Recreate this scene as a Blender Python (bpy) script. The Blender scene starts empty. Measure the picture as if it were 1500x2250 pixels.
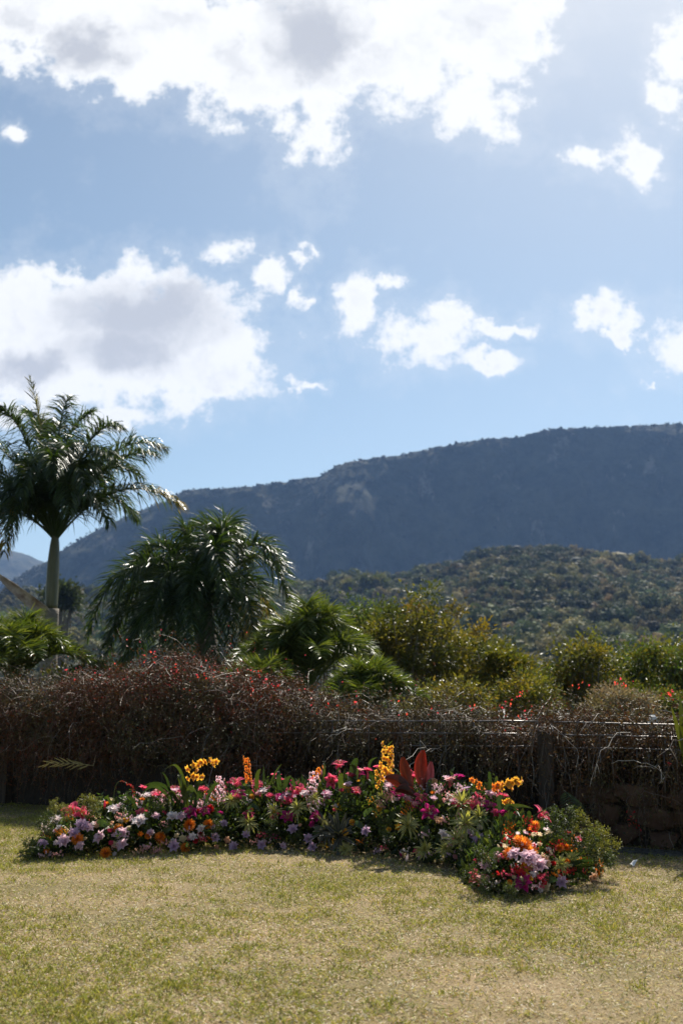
import bpy, math, random
import numpy as np
from mathutils import Vector, Matrix, Quaternion

R = math.radians
rng = np.random.default_rng(7)
random.seed(7)
scene = bpy.context.scene
COL = scene.collection

# ------------------------------------------------------------------ camera
EYE = 1.45
PITCH = R(9.73)
FPX = 2187.5                     # focal length in photo pixels (35 mm on a 24 mm wide frame)
cam_d = bpy.data.cameras.new("camera")
cam_d.sensor_fit = 'HORIZONTAL'
cam_d.sensor_width = 24.0
cam_d.lens = 35.0
cam_d.clip_start = 0.05
cam_d.clip_end = 12000.0
cam_d.dof.use_dof = True
cam_d.dof.focus_distance = 7.9
cam_d.dof.aperture_fstop = 2.1
cam = bpy.data.objects.new("camera", cam_d)
cam.location = (0, 0, EYE)
cam.rotation_euler = (R(90) + PITCH, 0, 0)
COL.objects.link(cam)
scene.camera = cam

# ------------------------------------------------------------------ light
SUN_EL, SUN_AZ = R(51), R(22)    # azimuth measured from +Y towards +X
EXPOSURE = 0.82
SKY_STRENGTH = 0.072
sun_d = bpy.data.lights.new("sun", 'SUN')
sun_d.energy = 5.0
sun_d.angle = R(0.53)
sun_d.color = (1.0, 0.94, 0.84)
sun = bpy.data.objects.new("sun", sun_d)
to_sun = Vector((math.sin(SUN_AZ) * math.cos(SUN_EL), math.cos(SUN_AZ) * math.cos(SUN_EL), math.sin(SUN_EL)))
sun.rotation_euler = (-to_sun).to_track_quat('-Z', 'Y').to_euler()
sun.location = (6, 15, 18)
COL.objects.link(sun)

scene.view_settings.view_transform = 'Standard'
scene.view_settings.look = 'None'
scene.view_settings.exposure = EXPOSURE
scene.view_settings.gamma = 1.0
scene.cycles.use_denoising = True
scene.cycles.denoising_prefilter = 'ACCURATE'
scene.cycles.max_bounces = 6
scene.cycles.diffuse_bounces = 2
scene.cycles.glossy_bounces = 2
scene.cycles.transmission_bounces = 3
scene.cycles.transparent_max_bounces = 4
scene.cycles.volume_bounces = 0
scene.cycles.sample_clamp_indirect = 3.0
scene.cycles.caustics_reflective = False
scene.cycles.caustics_refractive = False


def pix_dir(x, y):
    a, b = (x - 750.0) / FPX, (1125.0 - y) / FPX
    return np.array([a, math.cos(PITCH) - math.sin(PITCH) * b, math.sin(PITCH) + math.cos(PITCH) * b])


def at(x, y, Y):
    d = pix_dir(x, y)
    t = Y / d[1]
    return np.array([d[0] * t, Y, EYE + d[2] * t])


def ground_at(x, y, z=0.0):
    d = pix_dir(x, y)
    t = (z - EYE) / d[2]
    return np.array([d[0] * t, d[1] * t, z])


# ------------------------------------------------------------------ sky with clouds (world)
world = bpy.data.worlds.new("World")
scene.world = world
world.use_nodes = True
nt = world.node_tree
nt.nodes.clear()
N = nt.nodes.new
L = nt.links.new


def math_node(op, a, b=None, c=None, clamp=False):
    n = N('ShaderNodeMath')
    n.operation = op
    n.use_clamp = clamp
    for i, v in enumerate((a, b, c)):
        if v is None:
            continue
        if isinstance(v, (int, float)):
            n.inputs[i].default_value = v
        else:
            L(v, n.inputs[i])
    return n.outputs[0]


def vmath(op, a, b=None):
    n = N('ShaderNodeVectorMath')
    n.operation = op
    for i, v in enumerate((a, b)):
        if v is None:
            continue
        if isinstance(v, (tuple, list)):
            n.inputs[i].default_value = v
        else:
            L(v, n.inputs[i])
    return n.outputs['Value'] if op in ('LENGTH', 'DOT_PRODUCT', 'DISTANCE') else n.outputs['Vector']


def smooth(v, lo, hi, a=0.0, b=1.0):
    n = N('ShaderNodeMapRange')
    n.interpolation_type = 'SMOOTHSTEP'
    L(v, n.inputs['Value'])
    n.inputs['From Min'].default_value = lo
    n.inputs['From Max'].default_value = hi
    n.inputs['To Min'].default_value = a
    n.inputs['To Max'].default_value = b
    return n.outputs['Result']


def wnoise(vec, scale, detail, rough=0.55, out='Fac'):
    n = N('ShaderNodeTexNoise')
    L(vec, n.inputs['Vector'])
    n.inputs['Scale'].default_value = scale
    n.inputs['Detail'].default_value = detail
    n.inputs['Roughness'].default_value = rough
    return n.outputs[out]


sky = N('ShaderNodeTexSky')
sky.sky_type = 'NISHITA'
sky.sun_disc = False
sky.sun_elevation = SUN_EL
sky.sun_rotation = SUN_AZ
sky.air_density = 1.0
sky.dust_density = 1.5
sky.ozone_density = 1.0
sky.altitude = 900
tc = N('ShaderNodeTexCoord')
gen = tc.outputs['Generated']
sep = N('ShaderNodeSeparateXYZ')
L(gen, sep.inputs[0])
ysafe = math_node('MAXIMUM', sep.outputs['Y'], 0.02)
comb = N('ShaderNodeCombineXYZ')
L(math_node('DIVIDE', sep.outputs['X'], ysafe), comb.inputs[0])
L(math_node('DIVIDE', sep.outputs['Z'], ysafe), comb.inputs[1])
uv = comb.outputs[0]
warp = vmath('SUBTRACT', wnoise(uv, 7.0, 5.0, 0.6, 'Color'), (0.5, 0.5, 0.5))
sc_ = N('ShaderNodeVectorMath'); sc_.operation = 'MULTIPLY'
L(warp, sc_.inputs[0]); sc_.inputs[1].default_value = (0.075, 0.05, 0.0)
uvw = vmath('ADD', uv, sc_.outputs[0])
warp2 = vmath('SUBTRACT', wnoise(uv, 26.0, 6.0, 0.6, 'Color'), (0.5, 0.5, 0.5))
uvw = vmath('ADD', uvw, vmath('MULTIPLY', warp2, (0.085, 0.06, 0.0)))
flat = N('ShaderNodeVectorMath'); flat.operation = 'MULTIPLY'
L(uvw, flat.inputs[0]); flat.inputs[1].default_value = (1, 1, 0)
uvw = flat.outputs[0]


def ellipse(x, y, rx, ry):
    d = pix_dir(x, y)
    u, v = d[0] / d[1], d[2] / d[1]
    d1 = pix_dir(x + rx, y); d2 = pix_dir(x, y - ry)
    ru, rv = abs(d1[0] / d1[1] - u), abs(d2[2] / d2[1] - v)
    s = vmath('SUBTRACT', uvw, (u, v, 0))
    m = vmath('MULTIPLY', s, (1 / ru, 1 / rv, 0))
    return math_node('SUBTRACT', 1.0, vmath('LENGTH', m))


CLOUDS = [(60, 20, 260, 130), (330, 70, 300, 150), (560, 120, 230, 150), (690, 260, 85, 140), (800, 60, 300, 190),
          (1060, 50, 190, 130), (1050, 225, 125, 85),
          (330, 740, 290, 180), (80, 750, 260, 190), (140, 590, 75, 50), (470, 820, 140, 85), (250, 915, 110, 45), (20, 900, 180, 45),
          (495, 558, 58, 34), (592, 582, 44, 52), (665, 535, 30, 24), (652, 640, 20, 46),
          (790, 668, 66, 78), (862, 615, 34, 24), (925, 740, 130, 70), (965, 690, 75, 52),
          (1110, 718, 90, 26), (1085, 781, 84, 24), (1322, 690, 86, 46), (1358, 733, 32, 14), (1490, 755, 100, 75),
          (1500, 100, 62, 80), (1480, 215, 56, 46), (1392, 338, 66, 62), (1295, 352, 46, 36), (672, 857, 46, 13), (15, 285, 30, 24),
          (1190, 0, 40, 20), (1435, 838, 22, 10)]
dens = None
for c in CLOUDS:
    e = ellipse(*c)
    e = math_node('MULTIPLY', e, 1.9 if c[2] > 180 else (1.05 if c[2] > 60 else 0.85))
    dens = e if dens is None else math_node('MAXIMUM', dens, e)
dens = math_node('MAXIMUM', dens, -1.0)
fine = wnoise(uv, 19.0, 9.0, 0.68)
fine = math_node('MULTIPLY', math_node('SUBTRACT', fine, 0.51), 3.1)
dens = math_node('ADD', math_node('ADD', dens, 0.14), fine)
# the same kind of broken cumulus all over the rest of the sky
fwd = (0.0, math.cos(PITCH), math.sin(PITCH))
outside = smooth(vmath('DOT_PRODUCT', gen, fwd), 0.86, 0.76)
gn = wnoise(gen, 3.2, 8.0, 0.55)
gdens = math_node('MULTIPLY', math_node('SUBTRACT', gn, 0.61), 5.0)
gdens = math_node('SUBTRACT', math_node('MULTIPLY', math_node('ADD', gdens, 1.0), outside), 1.0)
dens = math_node('MAXIMUM', dens, gdens)
alpha = smooth(dens, -0.02, 0.70)
# thin veil round the clouds
veil = smooth(dens, -0.8, 0.2, 0.0, 0.13)
alpha = math_node('MAXIMUM', alpha, veil)
# thick middles of the clouds are grey because the light comes from behind them
core = None
for c in [(690, 95, 150, 140), (290, 690, 300, 105), (190, 100, 110, 70), (60, 800, 130, 60), (260, 770, 220, 80)]:
    e = ellipse(*c)
    core = e if core is None else math_node('MAXIMUM', core, e)
coren = math_node('MULTIPLY', math_node('SUBTRACT', wnoise(uvw, 9.0, 6.0, 0.55), 0.5), 1.3)
core = smooth(math_node('ADD', core, coren), 0.0, 0.85)
body = math_node('MULTIPLY', smooth(dens, 0.6, 1.5), smooth(wnoise(uvw, 12.0, 7.0, 0.6), 0.45, 0.75, 0.0, 0.6))
core = math_node('MAXIMUM', core, body)
thick = math_node('MAXIMUM', core, math_node('MULTIPLY', outside, smooth(gdens, 0.7, 2.0, 0.0, 0.8)))
ccol = N('ShaderNodeMix'); ccol.data_type = 'RGBA'
L(thick, ccol.inputs['Factor'])
CB = 0.605 / SKY_STRENGTH
ccol.inputs['A'].default_value = (CB, CB * 0.995, CB * 0.98, 1)
ccol.inputs['B'].default_value = (0.345 / SKY_STRENGTH, 0.352 / SKY_STRENGTH, 0.375 / SKY_STRENGTH, 1)
mixw = N('ShaderNodeMix'); mixw.data_type = 'RGBA'
L(alpha, mixw.inputs['Factor'])
tint = vmath('MULTIPLY', sky.outputs[0], (1.0, 1.0, 0.87))
L(tint, mixw.inputs['A'])
L(ccol.outputs['Result'], mixw.inputs['B'])
bg = N('ShaderNodeBackground')
L(mixw.outputs['Result'], bg.inputs['Color'])
bg.inputs['Strength'].default_value = SKY_STRENGTH
out = N('ShaderNodeOutputWorld')
L(bg.outputs[0], out.inputs['Surface'])
world.cycles.sampling_method = 'MANUAL'
world.cycles.sample_map_resolution = 512


# ------------------------------------------------------------------ helpers
def unit(v):
    v = np.asarray(v, float)
    return v / (np.linalg.norm(v, axis=-1, keepdims=True) + 1e-12)


_lat = np.random.default_rng(99).random((256, 256))


def vnoise(x, y):
    x = np.asarray(x, float); y = np.asarray(y, float)
    xi = np.floor(x).astype(int); yi = np.floor(y).astype(int)
    fx = x - xi; fy = y - yi
    fx = fx * fx * (3 - 2 * fx); fy = fy * fy * (3 - 2 * fy)
    g = lambda a, b: _lat[a & 255, b & 255]
    return (g(xi, yi) * (1 - fx) + g(xi + 1, yi) * fx) * (1 - fy) + (g(xi, yi + 1) * (1 - fx) + g(xi + 1, yi + 1) * fx) * fy


def fbm(x, y, oct=5):
    s = 0; a = 0.5; t = 0
    for i in range(oct):
        s = s + a * vnoise(x * 2 ** i + 17.3 * i, y * 2 ** i - 9.1 * i); t += a; a *= 0.5
    return s / t


class Geo:
    """collects vertices, quads and triangles with a colour for each vertex and a material slot for each face"""
    def __init__(self):
        self.V = []; self.C = []; self.Q = []; self.T = []; self.QM = []; self.TM = []; self.n = 0

    def add(self, V, Q=None, T=None, col=(1, 1, 1), m=0):
        V = np.asarray(V, float).reshape(-1, 3)
        C = np.asarray(col, float)
        C = np.broadcast_to(C, V.shape) if C.ndim == 1 else C.reshape(-1, 3)
        self.V.append(V); self.C.append(C)
        if Q is not None and len(Q):
            Q = np.asarray(Q, int).reshape(-1, 4) + self.n; self.Q.append(Q); self.QM.append(np.full(len(Q), m))
        if T is not None and len(T):
            T = np.asarray(T, int).reshape(-1, 3) + self.n; self.T.append(T); self.TM.append(np.full(len(T), m))
        self.n += len(V)
        return self

    def inst(self, V, Q=None, T=None, pos=None, rot=None, col=None, tcol=None, m=0):
        """pos (N,3), rot (N,3,3) already scaled, col (N,3), tcol (nv,3) multiplies"""
        V = np.asarray(V, float); n = len(pos); k = len(V)
        W = np.einsum('nij,kj->nki', rot, V) + np.asarray(pos)[:, None, :]
        C = np.repeat(np.asarray(col, float)[:, None, :], k, 1)
        if tcol is not None:
            C = C * np.asarray(tcol)[None]
        off = (np.arange(n) * k)[:, None, None]
        Qa = (np.asarray(Q, int)[None] + off).reshape(-1, 4) if Q is not None and len(Q) else None
        Ta = (np.asarray(T, int)[None] + off).reshape(-1, 3) if T is not None and len(T) else None
        return self.add(W.reshape(-1, 3), Qa, Ta, C.reshape(-1, 3), m)

    def mesh(self, name, mats, smooth=True):
        V = np.concatenate(self.V); C = np.concatenate(self.C)
        Q = np.concatenate(self.Q) if self.Q else np.zeros((0, 4), int)
        T = np.concatenate(self.T) if self.T else np.zeros((0, 3), int)
        me = bpy.data.meshes.new(name)
        me.vertices.add(len(V)); me.vertices.foreach_set('co', V.astype(np.float32).ravel())
        loops = np.concatenate([Q.ravel(), T.ravel()]).astype(np.int32)
        me.loops.add(len(loops)); me.loops.foreach_set('vertex_index', loops)
        npoly = len(Q) + len(T)
        start = np.concatenate([np.arange(len(Q)) * 4, len(Q) * 4 + np.arange(len(T)) * 3]).astype(np.int32)
        me.polygons.add(npoly)
        me.polygons.foreach_set('loop_start', start)
        mi = np.concatenate([np.concatenate(self.QM) if self.QM else np.zeros(0), np.concatenate(self.TM) if self.TM else np.zeros(0)]).astype(np.int32)
        me.polygons.foreach_set('material_index', mi)
        me.polygons.foreach_set('use_smooth', np.full(npoly, bool(smooth)))
        ca = me.color_attributes.new('Col', 'FLOAT_COLOR', 'POINT')
        ca.data.foreach_set('color', np.concatenate([C, np.ones((len(C), 1))], 1).astype(np.float32).ravel())
        for mm in (mats if isinstance(mats, (list, tuple)) else [mats]):
            me.materials.append(mm)
        me.update(calc_edges=True)
        return me

    def build(self, name, mats, parent=None, smooth=True, **tags):
        return link(name, self.mesh(name, mats, smooth), parent, **tags)


def link(name, data, parent=None, loc=None, rot=None, **tags):
    o = bpy.data.objects.new(name, data)
    COL.objects.link(o)
    if parent is not None:
        o.parent = parent
    if loc is not None:
        o.location = loc
    if rot is not None:
        o.rotation_euler = rot
    for k, v in tags.items():
        o[k] = v
    return o


def thing(name, label, cat, loc=(0, 0, 0), group=None):
    o = link(name, None, None, tuple(float(v) for v in loc), label=label, category=cat)
    o.empty_display_size = 0.2
    if group:
        o['group'] = group
    return o


def tube(pts, rad, sides=6, cap=True):
    pts = np.asarray(pts, float); n = len(pts)
    rad = np.broadcast_to(np.asarray(rad, float), (n,))
    tan = unit(np.gradient(pts, axis=0))
    ref = np.array([0.31, 0.2, 0.93]) if abs(tan[0, 2]) < 0.8 else np.array([1.0, 0.1, 0.05])
    a = unit(np.cross(tan, ref)); b = np.cross(tan, a)
    ang = np.linspace(0, 2 * math.pi, sides, endpoint=False)
    V = pts[:, None] + rad[:, None, None] * (np.cos(ang)[None, :, None] * a[:, None] + np.sin(ang)[None, :, None] * b[:, None])
    i, j = np.meshgrid(np.arange(n - 1), np.arange(sides), indexing='ij')
    Q = np.stack([i * sides + j, i * sides + (j + 1) % sides, (i + 1) * sides + (j + 1) % sides, (i + 1) * sides + j], -1).reshape(-1, 4)
    V = V.reshape(-1, 3); T = []
    if cap:
        V = np.vstack([V, pts[-1:], pts[:1]])
        k = len(V) - 2; s = (n - 1) * sides
        T = [(s + q, s + (q + 1) % sides, k) for q in range(sides)] + [((q + 1) % sides, q, k + 1) for q in range(sides)]
    return V, Q, T


def box(x0, x1, y0, y1, z0, z1):
    V = [(x, y, z) for z in (z0, z1) for y in (y0, y1) for x in (x0, x1)]
    Q = [(0, 2, 3, 1), (4, 5, 7, 6), (0, 1, 5, 4), (2, 6, 7, 3), (0, 4, 6, 2), (1, 3, 7, 5)]
    return np.array(V, float), np.array(Q)


def frames(d, roll=None, scale=None, rg=None):
    """rotation matrices whose local Y points along d (N,3)"""
    rg = rg or rng
    d = unit(d); n = len(d)
    ref = unit(rg.normal(size=(n, 3)))
    x = unit(np.cross(d, ref)); z = np.cross(x, d)
    M = np.stack([x, d, z], -1)
    if scale is not None:
        s = np.asarray(scale, float)
        M = M * (s[:, None, None] if s.ndim == 1 else s[:, None, :])
    return M


def bez(p0, p1, p2, n):
    t = np.linspace(0, 1, n)[:, None]
    return (1 - t) ** 2 * np.asarray(p0) + 2 * t * (1 - t) * np.asarray(p1) + t ** 2 * np.asarray(p2)


def ribbon(P, W, side):
    """flat blade along P (n,3), half widths W (n,), side vectors (n,3) or (3,)"""
    P = np.asarray(P, float); n = len(P)
    side = np.broadcast_to(np.asarray(side, float), P.shape)
    W = np.asarray(W, float)[:, None]
    V = np.empty((2 * n, 3)); V[0::2] = P - side * W; V[1::2] = P + side * W
    i = np.arange(n - 1) * 2
    return V, np.stack([i, i + 1, i + 3, i + 2], -1)


# ------------------------------------------------------------------ materials
def new_mat(name):
    m = bpy.data.materials.new(name)
    m.use_nodes = True
    t = m.node_tree
    t.nodes.clear()
    return m, t


def leaf_mat(name, rough=0.45, trans=0.3, spec=0.5, tint=(1, 1, 1), noise=0.25, nscale=40.0, warm=(1.1, 1.15, 0.6)):
    """vertex colour with grain; light also comes through the blade"""
    m, t = new_mat(name)
    n = t.nodes.new; l = t.links.new
    a = n('ShaderNodeAttribute'); a.attribute_name = 'Col'
    tcn = n('ShaderNodeTexCoord')
    nz = n('ShaderNodeTexNoise'); nz.inputs['Scale'].default_value = nscale; nz.inputs['Detail'].default_value = 3
    l(tcn.outputs['Object'], nz.inputs['Vector'])
    mr = n('ShaderNodeMapRange'); l(nz.outputs['Fac'], mr.inputs['Value'])
    mr.inputs['From Min'].default_value = 0.25; mr.inputs['From Max'].default_value = 0.75
    mr.inputs['To Min'].default_value = 1 - noise; mr.inputs['To Max'].default_value = 1 + noise
    mul = n('ShaderNodeVectorMath'); mul.operation = 'MULTIPLY'
    l(a.outputs['Color'], mul.inputs[0]); l(mr.outputs['Result'], mul.inputs[1])
    mul2 = n('ShaderNodeVectorMath'); mul2.operation = 'MULTIPLY'
    l(mul.outputs[0], mul2.inputs[0]); mul2.inputs[1].default_value = tint
    p = n('ShaderNodeBsdfPrincipled')
    l(mul2.outputs[0], p.inputs['Base Color'])
    p.inputs['Roughness'].default_value = rough
    p.inputs['Specular IOR Level'].default_value = spec
    o = n('ShaderNodeOutputMaterial')
    if trans > 0:
        mul3 = n('ShaderNodeVectorMath'); mul3.operation = 'MULTIPLY'
        l(mul2.outputs[0], mul3.inputs[0]); mul3.inputs[1].default_value = warm
        tr = n('ShaderNodeBsdfTranslucent'); l(mul3.outputs[0], tr.inputs['Color'])
        mx = n('ShaderNodeMixShader'); mx.inputs[0].default_value = trans
        l(p.outputs[0], mx.inputs[1]); l(tr.outputs[0], mx.inputs[2])
        l(mx.outputs[0], o.inputs['Surface'])
    else:
        l(p.outputs[0], o.inputs['Surface'])
    return m


def solid_mat(name, c1, c2, scale=8.0, rough=0.8, bump=0.3, bscale=None, spec=0.3, detail=6, stretch=(1, 1, 1), metal=0.0, bdist=0.02):
    m, t = new_mat(name)
    n = t.nodes.new; l = t.links.new
    tcn = n('ShaderNodeTexCoord')
    mp = n('ShaderNodeMapping'); mp.inputs['Scale'].default_value = stretch
    l(tcn.outputs['Object'], mp.inputs['Vector'])
    nz = n('ShaderNodeTexNoise'); nz.inputs['Scale'].default_value = scale; nz.inputs['Detail'].default_value = detail
    nz.inputs['Roughness'].default_value = 0.62
    l(mp.outputs[0], nz.inputs['Vector'])
    cr = n('ShaderNodeValToRGB')
    cr.color_ramp.elements[0].position = 0.34; cr.color_ramp.elements[0].color = (*c1, 1)
    cr.color_ramp.elements[1].position = 0.66; cr.color_ramp.elements[1].color = (*c2, 1)
    l(nz.outputs['Fac'], cr.inputs[0])
    p = n('ShaderNodeBsdfPrincipled')
    l(cr.outputs[0], p.inputs['Base Color'])
    p.inputs['Roughness'].default_value = rough
    p.inputs['Specular IOR Level'].default_value = spec
    p.inputs['Metallic'].default_value = metal
    if bump > 0:
        nb = n('ShaderNodeTexNoise'); nb.inputs['Scale'].default_value = bscale or scale * 3; nb.inputs['Detail'].default_value = 6
        l(mp.outputs[0], nb.inputs['Vector'])
        b = n('ShaderNodeBump'); b.inputs['Strength'].default_value = bump; b.inputs['Distance'].default_value = bdist
        l(nb.outputs['Fac'], b.inputs['Height']); l(b.outputs[0], p.inputs['Normal'])
    o = n('ShaderNodeOutputMaterial'); l(p.outputs[0], o.inputs['Surface'])
    return m


M = {}
M['palm'] = leaf_mat('palm_leaf', 0.36, 0.36, 0.45, warm=(1.5, 1.5, 0.5))
M['leaf'] = leaf_mat('glossy_leaf', 0.42, 0.36, 0.32, warm=(1.5, 1.5, 0.5))
M['dullleaf'] = leaf_mat('dull_leaf', 0.6, 0.3, 0.3, warm=(1.4, 1.4, 0.6))
M['dry'] = leaf_mat('dry_leaf', 0.6, 0.22, 0.35, warm=(1.2, 1.0, 0.7))
M['twig'] = leaf_mat('dry_twig', 0.55, 0.0, 0.4)
M['petal'] = leaf_mat('petal', 0.45, 0.58, 0.3, noise=0.12, nscale=60, warm=(1.15, 1.0, 0.95))
M['redleaf'] = leaf_mat('red_leaf', 0.4, 0.28, 0.4, noise=0.2, nscale=30, warm=(1.6, 0.8, 0.6))
M['grass'] = leaf_mat('grass_blade', 0.6, 0.3, 0.22, noise=0.1, warm=(1.3, 1.3, 0.7))
M['far'] = leaf_mat('far_foliage', 0.7, 0.12, 0.25, noise=0.35, nscale=0.9)
M['bark'] = solid_mat('bark', (0.09, 0.075, 0.06), (0.22, 0.19, 0.16), 9, 0.9, 0.6)
M['palmtrunk'] = solid_mat('palm_trunk', (0.15, 0.125, 0.10), (0.27, 0.24, 0.20), 5, 0.85, 0.5, stretch=(1, 1, 6))
M['crownshaft'] = solid_mat('crownshaft', (0.07, 0.072, 0.03), (0.13, 0.125, 0.06), 4, 0.4, 0.1, stretch=(3, 3, 0.4), spec=0.5)
M['sheath'] = solid_mat('dead_sheath', (0.20, 0.13, 0.10), (0.52, 0.44, 0.38), 1.6, 0.6, 0.4, stretch=(5, 1, 5), spec=0.4)  # pale stripes of the husk, with lit streaks painted in as well
M['stone'] = solid_mat('wall_stone', (0.075, 0.04, 0.027), (0.15, 0.09, 0.06), 5, 0.9, 0.7)
M['shade_core'] = solid_mat('wall_core', (0.022, 0.018, 0.015), (0.05, 0.04, 0.032), 9, 0.95, 0.6)  # wall core coloured near-black to stand in for shade under the hedge
M['metal'] = solid_mat('weathered_metal', (0.10, 0.09, 0.085), (0.24, 0.22, 0.21), 20, 0.38, 0.2, spec=0.6, metal=0.6, bdist=0.002)
M['darkwood'] = solid_mat('dark_post', (0.035, 0.026, 0.02), (0.08, 0.06, 0.045), 9, 0.85, 0.5, stretch=(4, 4, 0.6), bdist=0.004)
M['grate'] = solid_mat('drain_iron', (0.06, 0.06, 0.06), (0.14, 0.14, 0.13), 20, 0.6, 0.2, metal=0.4, bdist=0.002)
M['roof'] = solid_mat('grey_roof', (0.15, 0.14, 0.13), (0.24, 0.225, 0.21), 3, 0.6, 0.2, stretch=(1, 4, 1), spec=0.4)
M['shedwall'] = solid_mat('shed_wall', (0.08, 0.06, 0.05), (0.16, 0.12, 0.1), 3, 0.9, 0.2)
M['white'] = solid_mat('white_scrap', (0.62, 0.62, 0.62), (0.85, 0.85, 0.84), 25, 0.4, 0.3, bdist=0.004)


def lawn_mat():
    m, t = new_mat('lawn_soil')
    n = t.nodes.new; l = t.links.new
    tcn = n('ShaderNodeTexCoord')
    big = n('ShaderNodeTexNoise'); big.inputs['Scale'].default_value = 1.1; big.inputs['Detail'].default_value = 8; big.inputs['Roughness'].default_value = 0.6
    l(tcn.outputs['Object'], big.inputs['Vector'])
    cr = n('ShaderNodeValToRGB')
    e = cr.color_ramp.elements
    e[0].position = 0.35; e[0].color = (0.17, 0.14, 0.065, 1)
    e[1].position = 0.66; e[1].color = (0.29, 0.215, 0.125, 1)
    l(big.outputs['Fac'], cr.inputs[0])
    fine = n('ShaderNodeTexNoise'); fine.inputs['Scale'].default_value = 90; fine.inputs['Detail'].default_value = 5
    l(tcn.outputs['Object'], fine.inputs['Vector'])
    mr = n('ShaderNodeMapRange'); l(fine.outputs['Fac'], mr.inputs['Value'])
    mr.inputs['From Min'].default_value = 0.3; mr.inputs['From Max'].default_value = 0.7
    mr.inputs['To Min'].default_value = 0.55; mr.inputs['To Max'].default_value = 1.35
    mul = n('ShaderNodeVectorMath'); mul.operation = 'MULTIPLY'
    l(cr.outputs[0], mul.inputs[0]); l(mr.outputs[0], mul.inputs[1])
    p = n('ShaderNodeBsdfPrincipled'); l(mul.outputs[0], p.inputs['Base Color']); p.inputs['Roughness'].default_value = 0.95
    p.inputs['Specular IOR Level'].default_value = 0.15
    b = n('ShaderNodeBump'); b.inputs['Strength'].default_value = 0.8; b.inputs['Distance'].default_value = 0.02
    l(fine.outputs['Fac'], b.inputs['Height']); l(b.outputs[0], p.inputs['Normal'])
    o = n('ShaderNodeOutputMaterial'); l(p.outputs[0], o.inputs['Surface'])
    return m


def slope_mat(name, cols, scale, spots, bump):
    """wooded slope seen from far away: noise between greens with pale rock patches"""
    m, t = new_mat(name)
    n = t.nodes.new; l = t.links.new
    tcn = n('ShaderNodeTexCoord')
    a = n('ShaderNodeTexNoise'); a.inputs['Scale'].default_value = scale; a.inputs['Detail'].default_value = 10; a.inputs['Roughness'].default_value = 0.68
    l(tcn.outputs['Object'], a.inputs['Vector'])
    cr = n('ShaderNodeValToRGB'); e = cr.color_ramp.elements
    e[0].position = 0.36; e[0].color = (*cols[0], 1)
    e[1].position = 0.62; e[1].color = (*cols[1], 1)
    l(a.outputs['Fac'], cr.inputs[0])
    mp = n('ShaderNodeMapping'); mp.inputs['Scale'].default_value = (1, 1, 0.45)
    l(tcn.outputs['Object'], mp.inputs['Vector'])
    b = n('ShaderNodeTexNoise'); b.inputs['Scale'].default_value = scale * 0.9; b.inputs['Detail'].default_value = 9; b.inputs['Roughness'].default_value = 0.7
    l(mp.outputs[0], b.inputs['Vector'])
    mr = n('ShaderNodeMapRange'); mr.interpolation_type = 'SMOOTHSTEP'
    l(b.outputs['Fac'], mr.inputs['Value'])
    mr.inputs['From Min'].default_value = 0.56; mr.inputs['From Max'].default_value = 0.72
    mr.inputs['To Max'].default_value = spots
    mx = n('ShaderNodeMix'); mx.data_type = 'RGBA'
    l(mr.outputs[0], mx.inputs['Factor']); l(cr.outputs[0], mx.inputs['A']); mx.inputs['B'].default_value = (*cols[2], 1)
    p = n('ShaderNodeBsdfPrincipled'); l(mx.outputs['Result'], p.inputs['Base Color'])
    p.inputs['Roughness'].default_value = 0.95; p.inputs['Specular IOR Level'].default_value = 0.1
    bp = n('ShaderNodeBump'); bp.inputs['Strength'].default_value = 0.9; bp.inputs['Distance'].default_value = bump
    l(a.outputs['Fac'], bp.inputs['Height']); l(bp.outputs[0], p.inputs['Normal'])
    o = n('ShaderNodeOutputMaterial'); l(p.outputs[0], o.inputs['Surface'])
    return m


M['lawn'] = lawn_mat()
M['mountain'] = slope_mat('mountain_slope', ((0.010, 0.016, 0.009), (0.06, 0.06, 0.035), (0.28, 0.23, 0.19)), 0.022, 0.75, 14.0)
M['hill'] = slope_mat('hill_floor', ((0.02, 0.03, 0.012), (0.07, 0.07, 0.03), (0.15, 0.13, 0.08)), 0.08, 0.3, 1.5)

# ------------------------------------------------------------------ terrain
FENCE_A, FENCE_B = np.array([-4.55, 12.72]), np.array([3.55, 8.78])   # line of the wall and fence along the lawn's far edge
FDIR = unit(FENCE_B - FENCE_A)
FNRM = np.array([-FDIR[1], FDIR[0]])                                  # points away from the camera
if FNRM[1] < 0:
    FNRM = -FNRM


def fence_y(X):
    return FENCE_A[1] + (np.asarray(X) - FENCE_A[0]) * (FDIR[1] / FDIR[0])


def fence_pt(px):
    """fence-line point seen in photo column px (near rail height)"""
    lo, hi = -9.0, 9.0
    for _ in range(50):
        mid = (lo + hi) / 2
        Y = fence_y(mid)
        x = at(px, 1590, Y)[0]
        if mid < x: lo = mid
        else: hi = mid
    return np.array([lo, float(fence_y(lo))])


def grid_mesh(P):
    """P (a,b,3)"""
    a, b = P.shape[:2]
    i, j = np.meshgrid(np.arange(a - 1), np.arange(b - 1), indexing='ij')
    Q = np.stack([i * b + j, i * b + j + 1, (i + 1) * b + j + 1, (i + 1) * b + j], -1).reshape(-1, 4)
    return P.reshape(-1, 3), Q


def hill_crest_px(x):
    return np.interp(x, [-900, 0, 300, 620, 700, 800, 900, 980, 1050, 1100, 1180, 1260, 1330, 1400, 1500, 2400],
                     [1330, 1322, 1318, 1304, 1296, 1284, 1276, 1258, 1236, 1220, 1214, 1216, 1232, 1242, 1250, 1290])


def elev(y):
    return math.tan(PITCH) if False else np.tan(PITCH - np.arctan((np.asarray(y) - 1125.0) / FPX))


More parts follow.
